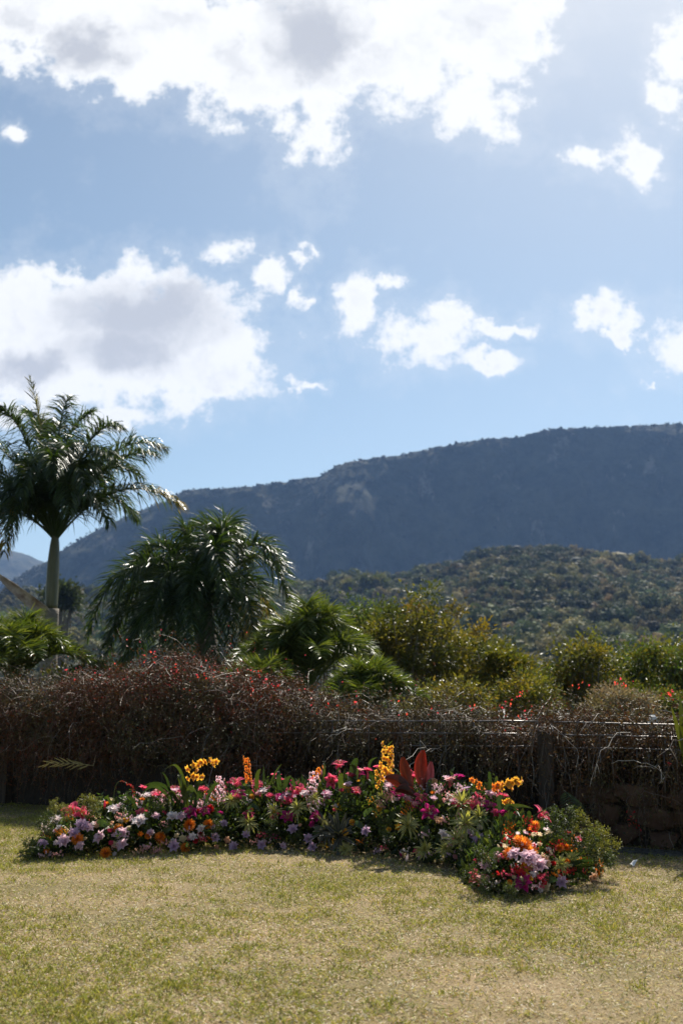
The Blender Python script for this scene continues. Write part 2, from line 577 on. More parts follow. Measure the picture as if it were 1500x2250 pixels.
def terrain_z(X, Y):
    """ground height: level lawn, drop behind the fence, valley, then the wooded hill"""
    X = np.asarray(X, float); Y = np.asarray(Y, float)
    d = Y - fence_y(np.clip(X, -14, 14))
    z = -7.5 * np.clip((d - 0.9) / 38.0, 0, 1) ** 0.8
    z = z - 5.5 * np.clip((Y - 55) / 70.0, 0, 1) ** 1.2
    px = 750 + FPX * X / np.maximum(Y, 1)
    zc = EYE + 620.0 * elev(hill_crest_px(px))
    t = np.clip((Y - 130) / 490.0, 0, 1)
    s = t * (0.55 + 0.45 * t)
    z = z + (zc + 13.0) * s
    t2 = np.clip((Y - 620) / 420.0, 0, 1)
    z = z - (zc + 20) * t2 * t2 * (3 - 2 * t2) * 0.9
    rough = np.clip((Y - 60) / 200.0, 0, 1)
    z = z + rough * ((fbm(X / 90.0 + 5, Y / 90.0) - 0.5) * 14)
    return z


# lawn: flat sheet in front of the wall; ground: everything behind it
xs = np.linspace(-9, 9, 60)
rows = []
for k in np.linspace(0, 1, 50):
    yb = fence_y(xs) + 1.0
    rows.append(np.stack([xs, -6 + (yb + 6) * k, np.zeros_like(xs)], -1))
V, Q = grid_mesh(np.array(rows))
lawn = Geo().add(V, Q).build('lawn', M['lawn'], kind='structure')

ang = np.linspace(-0.62, 0.62, 170)
Ys = np.concatenate([np.linspace(0, 50, 40), np.geomspace(52, 1400, 120)])
P = []
for k, yy in enumerate(Ys):
    if yy <= 50:
        Xr = np.tan(ang) * (14 + yy) * 1.25
        Yr = np.maximum(fence_y(np.clip(Xr, -14, 14)) + 0.95 + yy, -5)
    else:
        Xr = np.tan(ang) * (14 + 50 + (yy - 50)) * 1.25
        Yr = np.maximum(fence_y(np.clip(Xr, -14, 14)) + 0.95 + 50, 0) + (yy - 50)
    P.append(np.stack([Xr, Yr, terrain_z(Xr, Yr) - 0.012], -1))
V, Q = grid_mesh(np.array(P))
hill = Geo().add(V, Q).build('hill', M['hill'], kind='structure')
xs2 = np.array([-6000, -2000, -200, 200, 2000, 6000.0]); ys2 = np.array([-3000, -300, 300, 1000, 2500, 8000.0])
P = np.stack(np.meshgrid(xs2, ys2, indexing='xy'), -1)
V, Q = grid_mesh(np.concatenate([P, np.full(P.shape[:2] + (1,), -40.0)], -1))
Geo().add(V, Q).build('ground', M['hill'], kind='structure')


def mountain(name, ridge_x, ridge_y, Y0, Y1, zbase, ncol, nrow, rough, seed):
    pxs = np.linspace(ridge_x[0], ridge_x[-1], ncol)
    ry = np.interp(pxs, ridge_x, ridge_y)
    P = []
    tt = np.concatenate([np.linspace(0, 1, nrow), np.array([1.03, 1.08, 1.2, 1.45, 1.9, 2.6])])
    for t in tt:
        ridgeX = (pxs - 750) / FPX * Y1 / (math.cos(PITCH))
        zr = EYE + Y1 * elev(ry)
        if t <= 1:
            Y = Y0 + (Y1 - Y0) * t
            z = zbase + (zr - zbase) * (0.25 * math.sin(t * math.pi / 2) + 0.75 * (0.2 * t + 0.8 * (t * t * (3 - 2 * t)) ** 0.92))
            X = ridgeX * (0.86 + 0.14 * t)
        else:
            Y = Y1 + (Y1 - Y0) * (t - 1)
            z = zr - (t - 1) * (t - 1) * 0.5 * (zr - zbase)
            X = ridgeX
        f = fbm(X / 130.0 + seed, np.full_like(X, Y / 260.0 + t), 6) - 0.5
        f2 = fbm(X / 24.0 + seed, np.full_like(X, t * 9.0), 4) - 0.5
        fade = min(1.0, (1 - min(t, 1)) * 3.0)
        Yv = Y + f * 130 * rough * (0.25 + 0.75 * fade) + f2 * 48 * rough * fade
        zv = z + f2 * 10 * rough * (0.3 + fade) + (fbm(X / 9.0, np.full_like(X, t * 31)) - 0.5) * 6.0 * rough
        P.append(np.stack([X, Yv, zv], -1))
    P = np.array(P)
    V, Q = grid_mesh(P)
    return P, Geo().add(V, Q).build(name, M['mountain'], kind='structure')


RX = [-150, 0, 60, 105, 130, 150, 200, 260, 330, 370, 400, 430, 500, 560, 640, 700, 722, 745, 800, 880, 950, 1000, 1050, 1140, 1170, 1200, 1260, 1380, 1500, 1700, 2100, 2600]
RY = [1330, 1300, 1262, 1236, 1218, 1204, 1174, 1142, 1116, 1098, 1081, 1077, 1073, 1068, 1056, 1047, 1036, 1020, 1009, 999, 986, 976, 966, 961, 952, 945, 940, 937, 932, 925, 930, 960]
MP, mountain_o = mountain('mountain', RX, RY, 1330, 1480, -5, 420, 90, 1.0, 3.0)
DP, dist_o = mountain('distant_mountain', [-900, -500, -200, -60, 0, 40, 70, 105, 160, 260, 500], [1150, 1165, 1190, 1202, 1206, 1212, 1222, 1238, 1262, 1300, 1340], 2300, 2900, -5, 160, 40, 1.4, 8.0)

# ------------------------------------------------------------------ foliage templates
LEAFV = np.array([(0, 0, 0), (0.5, 0.38, 0.10), (0, 1, -0.05), (-0.5, 0.38, 0.10), (0, 0.42, 0.0)], float)   # folded leaf, unit length, width 1
LEAFT = [(0, 1, 4), (1, 2, 4), (2, 3, 4), (3, 0, 4)]
QUADV = np.array([(-0.5, 0, 0), (0.5, 0, 0), (0.42, 1, 0.12), (-0.42, 1, -0.1)], float)
QUADQ = [(0, 1, 2, 3)]


def pick(palette, n, rg=rng, jit=0.18):
    pal = np.array(palette, float)
    c = pal[rg.integers(0, len(pal), n)]
    return np.clip(c * (1 + rg.normal(0, jit, (n, 1))) * (1 + rg.normal(0, 0.05, (n, 3))), 0.004, 0.95)


def crown_template(nf, rg, flat=0.9, size=0.24):
    """lumpy leafy dome of unit radius: a knobbly skin with leaf tufts standing off it"""
    nr, nc = (5, 9) if nf >= 40 else (4, 7)
    lobes = unit(rg.normal(size=(16, 3)) + np.array([0, 0, .4]))
    def radius(d):
        dots = d @ lobes.T
        return 0.55 + 0.50 * np.max(np.clip(dots, 0, 1) ** 5, axis=1) + rg.normal(0, .05, len(d))
    d = []
    for i in range(nr):
        th = (i / (nr - 1)) * 2.0
        for j in range(nc):
            ph = 2 * math.pi * (j + .5 * (i % 2)) / nc
            d.append((math.sin(th) * math.cos(ph), math.sin(th) * math.sin(ph), math.cos(th)))
    d = np.array(d)
    V = d * radius(d)[:, None] * np.array([1, 1, flat])
    i, j = np.meshgrid(np.arange(nr - 1), np.arange(nc), indexing='ij')
    Q = np.stack([i * nc + j, (i + 1) * nc + j, (i + 1) * nc + (j + 1) % nc, i * nc + (j + 1) % nc], -1).reshape(-1, 4)
    k = nf
    e = unit(rg.normal(size=(k, 3)) + np.array([0, 0, .45]))
    pos = e * (radius(e) * rg.uniform(.95, 1.2, k))[:, None] * np.array([1, 1, flat])
    nd = unit(e + rg.normal(0, .5, (k, 3)))
    x = unit(np.cross(nd, rg.normal(size=(k, 3)))); y = np.cross(nd, x)
    sz = (size * rg.uniform(.5, 1.1, k))[:, None]
    T = np.stack([pos + x * sz, pos + y * sz * .7 + nd * sz * .15, pos - x * sz, pos - y * sz * .7 - nd * sz * .1], 1).reshape(-1, 3)
    o = len(V) + np.arange(k)[:, None] * 4 + np.arange(4)[None]
    return np.vstack([V, T]), np.vstack([Q, o])


def rotz(a, s):
    c, sn = np.cos(a), np.sin(a)
    Z = np.zeros_like(a); O = np.ones_like(a)
    Rm = np.stack([np.stack([c, -sn, Z], -1), np.stack([sn, c, Z], -1), np.stack([Z, Z, O], -1)], -2)
    return Rm * np.asarray(s)[:, None, None]


# the wood on the hill: one leafy mass of crowns set out over the slope
rg = np.random.default_rng(21)
FOREST = [(0.062, 0.076, 0.029), (0.094, 0.106, 0.037), (0.134, 0.130, 0.048), (0.183, 0.160, 0.060), (0.232, 0.190, 0.085), (0.085, 0.106, 0.044)]


def leafy_crown(nf, rg, size):
    """unit crown: leaf sprays gathered in lobes round a heart coloured darker for inner shade"""
    g = Geo()
    V, Q = crown_template(1, rg, 0.9, 0.05)
    g.add(V[:28] * 0.72, Q[:21], None, (0.5, 0.5, 0.5))  # shade inside the crown painted as a darker tone
    nl = 13
    ld = unit(rg.normal(size=(nl, 3)) * np.array([1, 1, .7]) + np.array([0, 0, .45]))
    lr = rg.uniform(.45, .85, nl)
    k = rg.integers(0, nl, nf)
    e = unit(rg.normal(size=(nf, 3)) + ld[k] * .8 + np.array([0, 0, .3]))
    pos = ld[k] * lr[k][:, None] * np.array([1, 1, .85]) + e * rg.uniform(.2, .42, nf)[:, None]
    nd = unit(e + rg.normal(0, .45, (nf, 3)))
    x = unit(np.cross(nd, rg.normal(size=(nf, 3)))); y = np.cross(nd, x)
    sz = (size * rg.uniform(.5, 1.3, nf))[:, None]
    T = np.stack([pos + x * sz, pos + y * sz * .6 + nd * sz * .2, pos - x * sz, pos - y * sz * .6], 1).reshape(-1, 3)
    c = np.repeat(rg.uniform(.75, 1.3, (nf, 1)) * np.ones((1, 3)), 4, 0)
    g.add(T, np.arange(4 * nf).reshape(-1, 4), None, c)
    return g


def instancer_mat():
    m, t = new_mat('wood_foliage')
    n = t.nodes.new; l = t.links.new
    a = n('ShaderNodeAttribute'); a.attribute_name = 'Col'
    b_ = n('ShaderNodeAttribute'); b_.attribute_name = 'tree_color'; b_.attribute_type = 'INSTANCER'
    mul = n('ShaderNodeVectorMath'); mul.operation = 'MULTIPLY'
    l(a.outputs['Color'], mul.inputs[0]); l(b_.outputs['Vector'], mul.inputs[1])
    p = n('ShaderNodeBsdfPrincipled'); l(mul.outputs[0], p.inputs['Base Color']); p.inputs['Roughness'].default_value = .75
    p.inputs['Specular IOR Level'].default_value = .2
    tr = n('ShaderNodeBsdfTranslucent'); l(mul.outputs[0], tr.inputs['Color'])
    mx = n('ShaderNodeMixShader'); mx.inputs[0].default_value = .2
    l(p.outputs[0], mx.inputs[1]); l(tr.outputs[0], mx.inputs[2])
    o = n('ShaderNodeOutputMaterial'); l(mx.outputs[0], o.inputs['Surface'])
    return m


M['wood'] = instancer_mat()
crowns = bpy.data.collections.new('wood_crowns')
for k in range(7):
    me = leafy_crown(330, rg, .13).mesh('wood_crown', M['wood'], smooth=False)
    crowns.objects.link(bpy.data.objects.new('wood_crown', me))
wp, wr, wc = [], [], []
for (Y0_, Y1_, sp_, rad_) in ((70, 200, 3.5, 2.1), (200, 340, 3.7, 2.2), (340, 700, 4.3, 2.4)):
    Yw = Y0_
    while Yw < Y1_:
        half = Yw * 0.5
        n = int(2 * half / sp_)
        xx = np.linspace(-half, half, n) + rg.uniform(-.6, .6, n) * sp_
        yy = Yw + rg.uniform(-.6, .6, n) * sp_
        keep = rg.random(n) < np.where(fbm(xx / 40 + 9, yy / 40) > 0.4, 0.97, 0.7)
        xx, yy = xx[keep], yy[keep]
        r = rad_ * rg.lognormal(0, .42, len(xx))
        wp.append(np.stack([xx, yy, terrain_z(xx, yy) + r * .45], -1)); wr.append(r)
        tone = fbm(xx / 55 + 31, yy / 55)[:, None]
        wc.append(pick(FOREST, len(xx), rg, .22) * (0.1 + 1.8 * tone))
        Yw += sp_
wp = np.concatenate(wp); wr = np.concatenate(wr); wc = np.concatenate(wc)
wm = bpy.data.meshes.new('hillside_wood')
wm.vertices.add(len(wp)); wm.vertices.foreach_set('co', wp.astype(np.float32).ravel())
at_ = wm.attributes.new('crown_size', 'FLOAT', 'POINT'); at_.data.foreach_set('value', wr.astype(np.float32))
at_ = wm.attributes.new('crown_turn', 'FLOAT', 'POINT'); at_.data.foreach_set('value', rg.uniform(0, 6.28, len(wr)).astype(np.float32))
at_ = wm.attributes.new('crown_kind', 'INT', 'POINT'); at_.data.foreach_set('value', rg.integers(0, 7, len(wr)).astype(np.int32))
at_ = wm.attributes.new('tree_color', 'FLOAT_VECTOR', 'POINT'); at_.data.foreach_set('vector', wc.astype(np.float32).ravel())
wood = link('hillside_wood', wm, None, kind='stuff', label='dense low wood covering the sunlit hillside below the mountain', category='wood')
gt = bpy.data.node_groups.new('set_out_crowns', 'GeometryNodeTree')
gt.interface.new_socket('Geometry', in_out='INPUT', socket_type='NodeSocketGeometry')
gt.interface.new_socket('Geometry', in_out='OUTPUT', socket_type='NodeSocketGeometry')
gi = gt.nodes.new('NodeGroupInput'); go = gt.nodes.new('NodeGroupOutput')
ci = gt.nodes.new('GeometryNodeCollectionInfo'); ci.inputs['Collection'].default_value = crowns
ci.inputs['Separate Children'].default_value = True; ci.inputs['Reset Children'].default_value = True
ip = gt.nodes.new('GeometryNodeInstanceOnPoints'); ip.inputs['Pick Instance'].default_value = True


def named(name, typ):
    q = gt.nodes.new('GeometryNodeInputNamedAttribute'); q.data_type = typ; q.inputs['Name'].default_value = name
    return q.outputs['Attribute']


cx = gt.nodes.new('ShaderNodeCombineXYZ'); gt.links.new(named('crown_turn', 'FLOAT'), cx.inputs['Z'])
gt.links.new(gi.outputs[0], ip.inputs['Points'])
gt.links.new(ci.outputs[0], ip.inputs['Instance'])
gt.links.new(named('crown_kind', 'INT'), ip.inputs['Instance Index'])
gt.links.new(cx.outputs[0], ip.inputs['Rotation'])
gt.links.new(named('crown_size', 'FLOAT'), ip.inputs['Scale'])
gt.links.new(ip.outputs[0], go.inputs[0])
wood.modifiers.new('crowns', 'NODES').node_group = gt

# scrub on the mountain face and along its ridge
rg = np.random.default_rng(5)
scrub = Geo()
flatP = MP[:96].reshape(-1, 3)
ridge = MP[86:93].reshape(-1, 3)
idx = rg.integers(0, len(flatP), 7000)
idr = rg.integers(0, len(ridge), 1600)
pos = np.concatenate([flatP[idx], ridge[idr]]) + rg.normal(0, 2.5, (8600, 3)) * np.array([1, 1, 0.2])
V, Q = crown_template(8, rg, size=0.5)
s = 1.5 * rg.lognormal(0, 0.35, 8600)
scrub.inst(V, Q, None, pos, rotz(rg.uniform(0, 6.28, 8600), s), pick([(0.018, 0.026, 0.012), (0.028, 0.034, 0.016)], 8600, rg, 0.3))
scrub.build('mountain_scrub', M['far'], smooth=True, kind='stuff', label='dark scrub dotted over the mountain face and ridge', category='scrub')


# ------------------------------------------------------------------ trees
def foliage_clumps(center, radii, nclump, nleaf, lsize, palette, rg, clump_r=0.3, T=LEAFT, V=LEAFV, up=0.3, geo=None, width=0.5, low=-0.7):
    """leaves gathered in clumps through an ellipsoid, denser towards its outside"""
    g = geo or Geo()
    d = unit(rg.normal(size=(nclump * 3, 3)))
    d = d[d[:, 2] > low][:nclump]
    lob = unit(rg.normal(size=(6, 3)))
    r = rg.uniform(0.3, 1.0, len(d)) ** 0.6 * (0.58 + 0.72 * np.clip(np.max(d @ lob.T, axis=1), 0, 1) ** 4)
    cc = d * r[:, None] * np.asarray(radii) + np.asarray(center)
    csize = clump_r * rg.uniform(0.6, 1.3, len(d))
    ccol = pick(palette, len(d), rg, 0.1)
    k = rg.integers(0, len(d), nleaf)
    off = rg.normal(0, 1, (nleaf, 3)) * csize[k][:, None] * np.array([0.6, 0.6, 0.45])
    pos = cc[k] + off
    dirs = unit(off / (csize[k][:, None] + 1e-6) + rg.normal(0, 0.6, (nleaf, 3)) + np.array([0, 0, up]))
    s = lsize * rg.uniform(0.65, 1.3, nleaf)
    Mx = frames(dirs, rg=rg) * np.stack([s * width, s, s], -1)[:, None, :]
    col = ccol[k] * rg.uniform(0.75, 1.25, (nleaf, 1))
    g.inst(V, None, T, pos, Mx, col)
    return g, cc


def broad_tree(name, label, cat, base, center, radii, nleaf, lsize, palette, seed, nclump=60, clump_r=0.32, group=None, width=0.5, matl='leaf', trunk_r=0.09, limbs=9):
    rg = np.random.default_rng(seed)
    base = np.asarray(base, float); center = np.asarray(center, float)
    t = thing(name, label, cat, base, group)
    g, cc = foliage_clumps(center - base, radii, nclump, nleaf, lsize, palette, rg, clump_r, width=width)
    g.build('crown', M[matl], t, smooth=False)
    b = Geo()
    fork = (center - base) * 0.62
    pts = bez((0, 0, 0), fork * 0.5 + rg.normal(0, 0.12, 3) * np.array([1, 1, 0]), fork, 8)
    b.add(*tube(pts, np.linspace(trunk_r, trunk_r * 0.6, 8), 7), col=(1, 1, 1))
    for k in rg.choice(len(cc), min(limbs * 3, len(cc)), replace=False):
        st = pts[rg.integers(3, 8)]
        mid = (st + cc[k]) / 2 + rg.normal(0, 0.15, 3) * np.linalg.norm(cc[k] - st) * 0.4
        L_ = bez(st, mid, cc[k], 6)
        b.add(*tube(L_, np.linspace(trunk_r * 0.42, trunk_r * 0.1, 6), 4), col=(1, 1, 1))
    b.build('trunk', M['bark'], t)
    return t


def frond_geo(p0, p1, p2, nleaf, llen, lwid, palette, rg, droop=1.0, stiff=0.35, start=0.16, petiole=0.022, tipcol=None, vee=0.5, fluff=0.28):
    """palm frond: arching rachis with two rows of hanging leaflets"""
    g = Geo()
    P = bez(p0, p1, p2, 26)
    tan = unit(np.gradient(P, axis=0))
    g.add(*tube(P, np.linspace(petiole, petiole * 0.22, 26), 4), col=np.array(palette[0]) * 1.3 + 0.01, m=0)
    ts = np.linspace(start, 0.995, nleaf)
    n = 4
    Vs, Cs = [], []
    side0 = None
    u = np.linspace(0, 1, n)
    for sgn in (-1, 1):
        for t in ts:
            t = min(max(t + rg.normal(0, 0.004), 0.02), 0.999)
            f = t * 25; i = int(f); i = min(i, 24)
            c = P[i] + (P[i + 1] - P[i]) * (f - i)
            tg = tan[i]
            side = np.cross(tg, (0, 0, 1.0))
            nn = np.linalg.norm(side)
            side = side / nn if nn > 0.15 else unit(side + np.array([0.3, -0.3, 0]))
            upv = np.cross(side, tg)
            prof = (math.sin(math.pi * (0.12 + 0.86 * t) ** 0.85) ** 0.6) * 0.85 + 0.15
            ll = llen * prof * rg.uniform(0.85, 1.12)
            d0 = unit(side * sgn * (0.75 + rg.normal(0, 0.12)) + tg * (0.45 + 0.5 * t + rg.normal(0, 0.1)) + upv * (vee + rg.normal(0, fluff)))
            g_ = np.array([0, 0, -1.0]) * droop * rg.uniform(0.7, 1.25)
            pts = [c]
            d = d0
            for q in range(1, n):
                d = unit(d * stiff * 2 + d0 * 0.1 + g_ * 0.55) if q > 1 else unit(d0 + g_ * 0.18)
                pts.append(pts[-1] + d * ll / (n - 1))
            pts = np.array(pts)
            w = lwid * np.array([0.55, 1.0, 0.75, 0.06]) * rg.uniform(0.8, 1.15)
            sd = unit(np.cross(d0, g_ + rg.normal(0, 0.5, 3)))
            V = np.empty((2 * n, 3)); V[0::2] = pts - sd * w[:, None]; V[1::2] = pts + sd * w[:, None]
            Vs.append(V)
            col = np.array(palette[rg.integers(0, len(palette))]) * rg.uniform(0.75, 1.25)
            if tipcol is not None and t > 0.62 and rg.random() < (t - 0.5) * 1.6:
                col = np.array(tipcol) * rg.uniform(0.7, 1.2)
            Cs.append(np.repeat(col[None], 2 * n, 0))
    k = len(Vs)
    i = np.arange(n - 1) * 2
    q = np.stack([i, i + 1, i + 3, i + 2], -1)
    Qa = (q[None] + (np.arange(k) * 2 * n)[:, None, None]).reshape(-1, 4)
    g.add(np.concatenate(Vs), Qa, None, np.clip(np.concatenate(Cs), 0.003, 0.9))
    return g


PALM_G = [(0.030, 0.055, 0.014), (0.045, 0.075, 0.018), (0.022, 0.042, 0.014), (0.06, 0.085, 0.02)]
YELLOW = (0.24, 0.17, 0.03)

# the tall palm at the left
PY = 20.0
rg = np.random.default_rng(31)
zb = float(terrain_z(-5.8, PY))
pb = at(113, 1365, PY); pb[2] = zb
palm = thing('palm_tree', 'tall palm with smooth grey-green trunk and shaggy drooping crown at the left edge', 'palm tree', pb)
pc = at(122, 1188, PY) - pb


def trunk_between(pts_px, Y, origin, sides=14, n=16, name='trunk', mat='palmtrunk', parent=None, rings=False):
    P = np.array([at(x, y, Y) - origin for x, y, w in pts_px])
    W = np.array([w * Y / FPX / 2 for x, y, w in pts_px])
    t = np.linspace(0, 1, len(P)); tt = np.linspace(0, 1, n)
    pts = np.stack([np.interp(tt, t, P[:, k]) for k in range(3)], -1)
    rad = np.interp(tt, t, W)
    if rings:
        rad = rad * (1 + 0.05 * (np.arange(n) % 2))
    return Geo().add(*tube(pts, rad, sides)).build(name, M[mat], parent)


low = at(112, 1338, PY)
gtr = Geo()
npt = 44
pts = np.stack([np.linspace(0, (low - pb)[k], npt) for k in range(3)], -1)
gtr.add(*tube(pts, np.linspace(0.21, 0.155, npt) * (1 + 0.035 * (np.arange(npt) % 2)), 16))
gtr.build('trunk', M['palmtrunk'], palm)
trunk_between([(112, 1340, 27), (114, 1300, 28), (117, 1240, 26), (120, 1200, 21), (122, 1170, 13)], PY, pb, name='crownshaft', mat='crownshaft', parent=palm)
FR1 = [((400, 1114), (262, 1078), -.3, 1), ((362, 985), (240, 1003), .5, 0), ((345, 1000), (232, 1030), -1.0, 0), ((262, 940), (188, 985), -.6, 0), ((205, 905), (140, 990), 1.0, 0), ((150, 872), (125, 990), -.4, 0),
       ((-70, 1245), (14, 1130), -.5, 1), ((-130, 1090), (0, 1060), .4, 0), ((0, 900), (62, 980), -.8, 0), ((-90, 965), (18, 1000), .9, 0), ((-120, 1020), (5, 1040), -.9, 0),
       ((25, 1185), (60, 1060), -1.7, 0), ((190, 1090), (165, 1030), -1.9, 0), ((115, 1040), (118, 1015), -2.2, 0), ((60, 1050), (85, 1020), 2.0, 0), ((50, 1080), (82, 1030), -2.0, 0),
       ((235, 1075), (185, 1030), 1.8, 0), ((-60, 1225), (20, 1110), .8, 1), ((300, 1140), (215, 1095), 1.2, 0), ((150, 1000), (136, 1005), -1.5, 0), ((-30, 1170), (35, 1070), -1.3, 0), ((60, 905), (92, 985), .6, 0), ((250, 1010), (178, 1015), -1.4, 0), ((310, 1050), (220, 1040), 1.2, 0),
       ((10, 1215), (45, 1090), -1.1, 1), ((240, 1150), (180, 1095), -1.3, 0), ((150, 1130), (140, 1050), -2.2, 0), ((100, 930), (110, 990), 1.3, 0)]
s20 = PY / FPX
for (tip, ctl, dy, yel) in FR1:
    p2 = at(tip[0], tip[1], PY + dy) - pb
    p1 = at(ctl[0], ctl[1], PY + dy * 0.5) - pb
    frond_geo(pc, p1 * 2 - (pc + p2) * .5, p2, 125, 0.74, 0.0135, PALM_G, rg, fluff=0.4, droop=1.0, tipcol=YELLOW if yel else None, petiole=0.03).build('frond', M['palm'], palm, smooth=False)
spear = frond_geo(pc, at(110, 1000, PY) - pb, at(66, 832, PY) - pb, 30, 0.5, 0.012, [(0.05, 0.06, 0.03), (0.09, 0.08, 0.05)], rg, droop=0.25, stiff=0.8, start=0.62, petiole=0.02, vee=0.2)
spear.build('frond', M['palm'], palm, smooth=False)
# the dead sheath hanging off the trunk: a creased, trough-shaped husk
sp = bez(at(108, 1352, PY - .12) - pb, at(60, 1318, PY - .45) - pb, at(-14, 1256, PY - .5) - pb, 16)
g = Geo()
wprof = np.interp(np.linspace(0, 1, 16), [0, .12, .4, .75, .9, 1], [.07, .12, .125, .085, .045, .03])
axis = unit(sp[-1] - sp[0]); sd = unit(np.cross(axis, (0, 1, 0.2))); nr = np.cross(axis, sd)
V = []
for i in range(16):
    for j in range(9):
        a = (j - 4) / 4
        V.append(sp[i] + sd * a * wprof[i] + nr * (-(1 - a * a) * wprof[i] * 0.6 + 0.028 * math.sin(j * 2.6 + i * 0.35) * (wprof[i] / 0.2)))
V, Q = grid_mesh(np.array(V).reshape(16, 9, 3))
g.add(V, Q)
sh = g.build('dead_leaf_sheath', M['sheath'], palm, label='dry pale brown leaf sheath peeling off the trunk')
sm = sh.modifiers.new('thick', 'SOLIDIFY'); sm.thickness = 0.012

# the broad palm in the middle left
PY2 = 17.0
rg = np.random.default_rng(32)
pb2 = at(452, 1500, PY2); pb2[2] = float(terrain_z(pb2[0], PY2))
palm2 = thing('palm_tree', 'bushy dark palm with arching feathery fronds right of the tall palm', 'palm tree', pb2)
trunk_between([(458, 1560, 60), (455, 1480, 54), (452, 1400, 46), (448, 1330, 38), (446, 1290, 24)], PY2, pb2, mat='bark', parent=palm2, rings=True)
pc2 = at(446, 1310, PY2) - pb2
FR2 = [((632, 1330), (610, 1130), 0, 0), ((545, 1300), (520, 1080), .3, 0), ((522, 1215), (480, 1070), -.6, 0), ((405, 1200), (400, 1090), .5, 0), ((300, 1270), (330, 1110), 0, 0),
       ((195, 1400), (250, 1150), -.2, 0), ((235, 1420), (290, 1200), .5, 0), ((330, 1400), (350, 1180), -1.2, 0), ((420, 1420), (420, 1160), -1.6, 0), ((560, 1440), (555, 1210), -1.0, 1),
       ((605, 1420), (580, 1190), .6, 1), ((345, 1300), (370, 1120), 1.2, 0), ((490, 1300), (470, 1090), -1.5, 0), ((275, 1340), (320, 1160), .8, 0), ((505, 1430), (500, 1180), -1.3, 0),
       ((450, 1350), (450, 1100), 1.4, 0), ((520, 1180), (500, 1080), .8, 0), ((620, 1250), (560, 1120), -.5, 0), ((250, 1330), (290, 1160), -.9, 0), ((380, 1440), (380, 1230), -1.2, 0), ((290, 1450), (320, 1260), -.6, 0), ((470, 1190), (455, 1090), -.3, 0),
       ((270, 1480), (300, 1280), -.3, 0), ((340, 1490), (360, 1270), -1.1, 0), ((410, 1500), (415, 1260), -1.5, 0), ((470, 1490), (470, 1260), -1.5, 0), ((540, 1480), (530, 1270), -.9, 1), ((230, 1460), (280, 1250), .6, 0), ((580, 1470), (560, 1280), .3, 1), ((310, 1440), (340, 1240), 1.1, 0), ((440, 1460), (440, 1240), 1.5, 0), ((380, 1490), (390, 1270), .9, 0)]
for (tip, ctl, dy, yel) in FR2:
    frond_geo(pc2, at(ctl[0], ctl[1], PY2 + dy * 0.55) - pb2, at(tip[0], tip[1], PY2 + dy) - pb2, 120, 0.56, 0.0105, PALM_G, rg, fluff=0.75, droop=0.7,
              tipcol=YELLOW if yel else None, petiole=0.024).build('frond', M['palm'], palm2, smooth=False)


def palm_shrub(label, px, py, Y, n, spread, height, llen, palette, seed, tilt=0.0, lw=0.0085, up=1.0):
    rg = np.random.default_rng(seed)
    b = at(px, py, Y)
    base = b.copy(); base[2] = float(terrain_z(b[0], Y))
    t = thing('palm_shrub', label, 'palm shrub', base, 'feathery palm shrubs behind the hedge')
    c0 = b - base
    Geo().add(*tube(np.array([(0, 0, -0.05), c0 * 0.5, c0]), [0.13, 0.11, 0.09], 8)).build('trunk', M['bark'], t)
    for k in range(n):
        a = k * 2.399 + rg.uniform(-.3, .3)
        e = rg.uniform(0.25, 1.0)
        rad = spread * e
        dirn = np.array([math.cos(a), math.sin(a), 0])
        hh = height * (1.15 - 0.62 * e) * rg.uniform(0.85, 1.1)
        p1 = c0 + dirn * rad * 0.42 + np.array([tilt * 0.5, 0, hh * 1.15 * up])
        p2 = c0 + dirn * rad + np.array([tilt, 0, hh * 0.62])
        frond_geo(c0, p1, p2, 88, llen, lw, palette, rg, droop=0.5, stiff=0.6, start=0.2, petiole=0.013).build('frond', M['palm'], t, smooth=False)
    return t


LG = [(0.075, 0.105, 0.021), (0.105, 0.135, 0.026), (0.053, 0.083, 0.019), (0.135, 0.150, 0.038)]
palm_shrub('light green feathery palm shrub below the tall palm at the left edge', 30, 1520, 15.0, 34, 1.15, 1.35, 0.40, LG, 41)
palm_shrub('tall upright light green palm shrub right of the bushy dark palm', 675, 1540, 15.5, 44, 1.25, 1.8, 0.42, LG, 42)
palm_shrub('low green palm shrub in front of the leafy tree, its fronds reaching right', 800, 1580, 13.6, 34, 0.8, 0.85, 0.32, LG, 43, tilt=0.1)
palm_shrub('low palm shrub between the bushy dark palm and the hedge', 570, 1560, 14.4, 26, 0.75, 0.9, 0.32, LG, 44)

OLIVE = [(0.085, 0.085, 0.024), (0.131, 0.121, 0.034), (0.061, 0.070, 0.022), (0.170, 0.135, 0.041)]
YG = [(0.141, 0.124, 0.023), (0.106, 0.108, 0.021), (0.199, 0.151, 0.031), (0.083, 0.092, 0.021)]
GRN = [(0.072, 0.102, 0.029), (0.102, 0.131, 0.036), (0.058, 0.080, 0.026)]
TAN = [(0.24, 0.19, 0.11), (0.30, 0.24, 0.15), (0.18, 0.15, 0.08), (0.20, 0.17, 0.07)]


def tree_px(name, label, cat, px, py, Y, rx, rz, nleaf, lsize, pal, seed, **kw):
    c = at(px, py, Y)
    b = c.copy(); b[2] = float(terrain_z(c[0], Y))
    m = Y / FPX
    return broad_tree(name, label, cat, b, c, (rx * m, rx * m * 0.9, rz * m), nleaf, lsize, pal, seed, **kw)


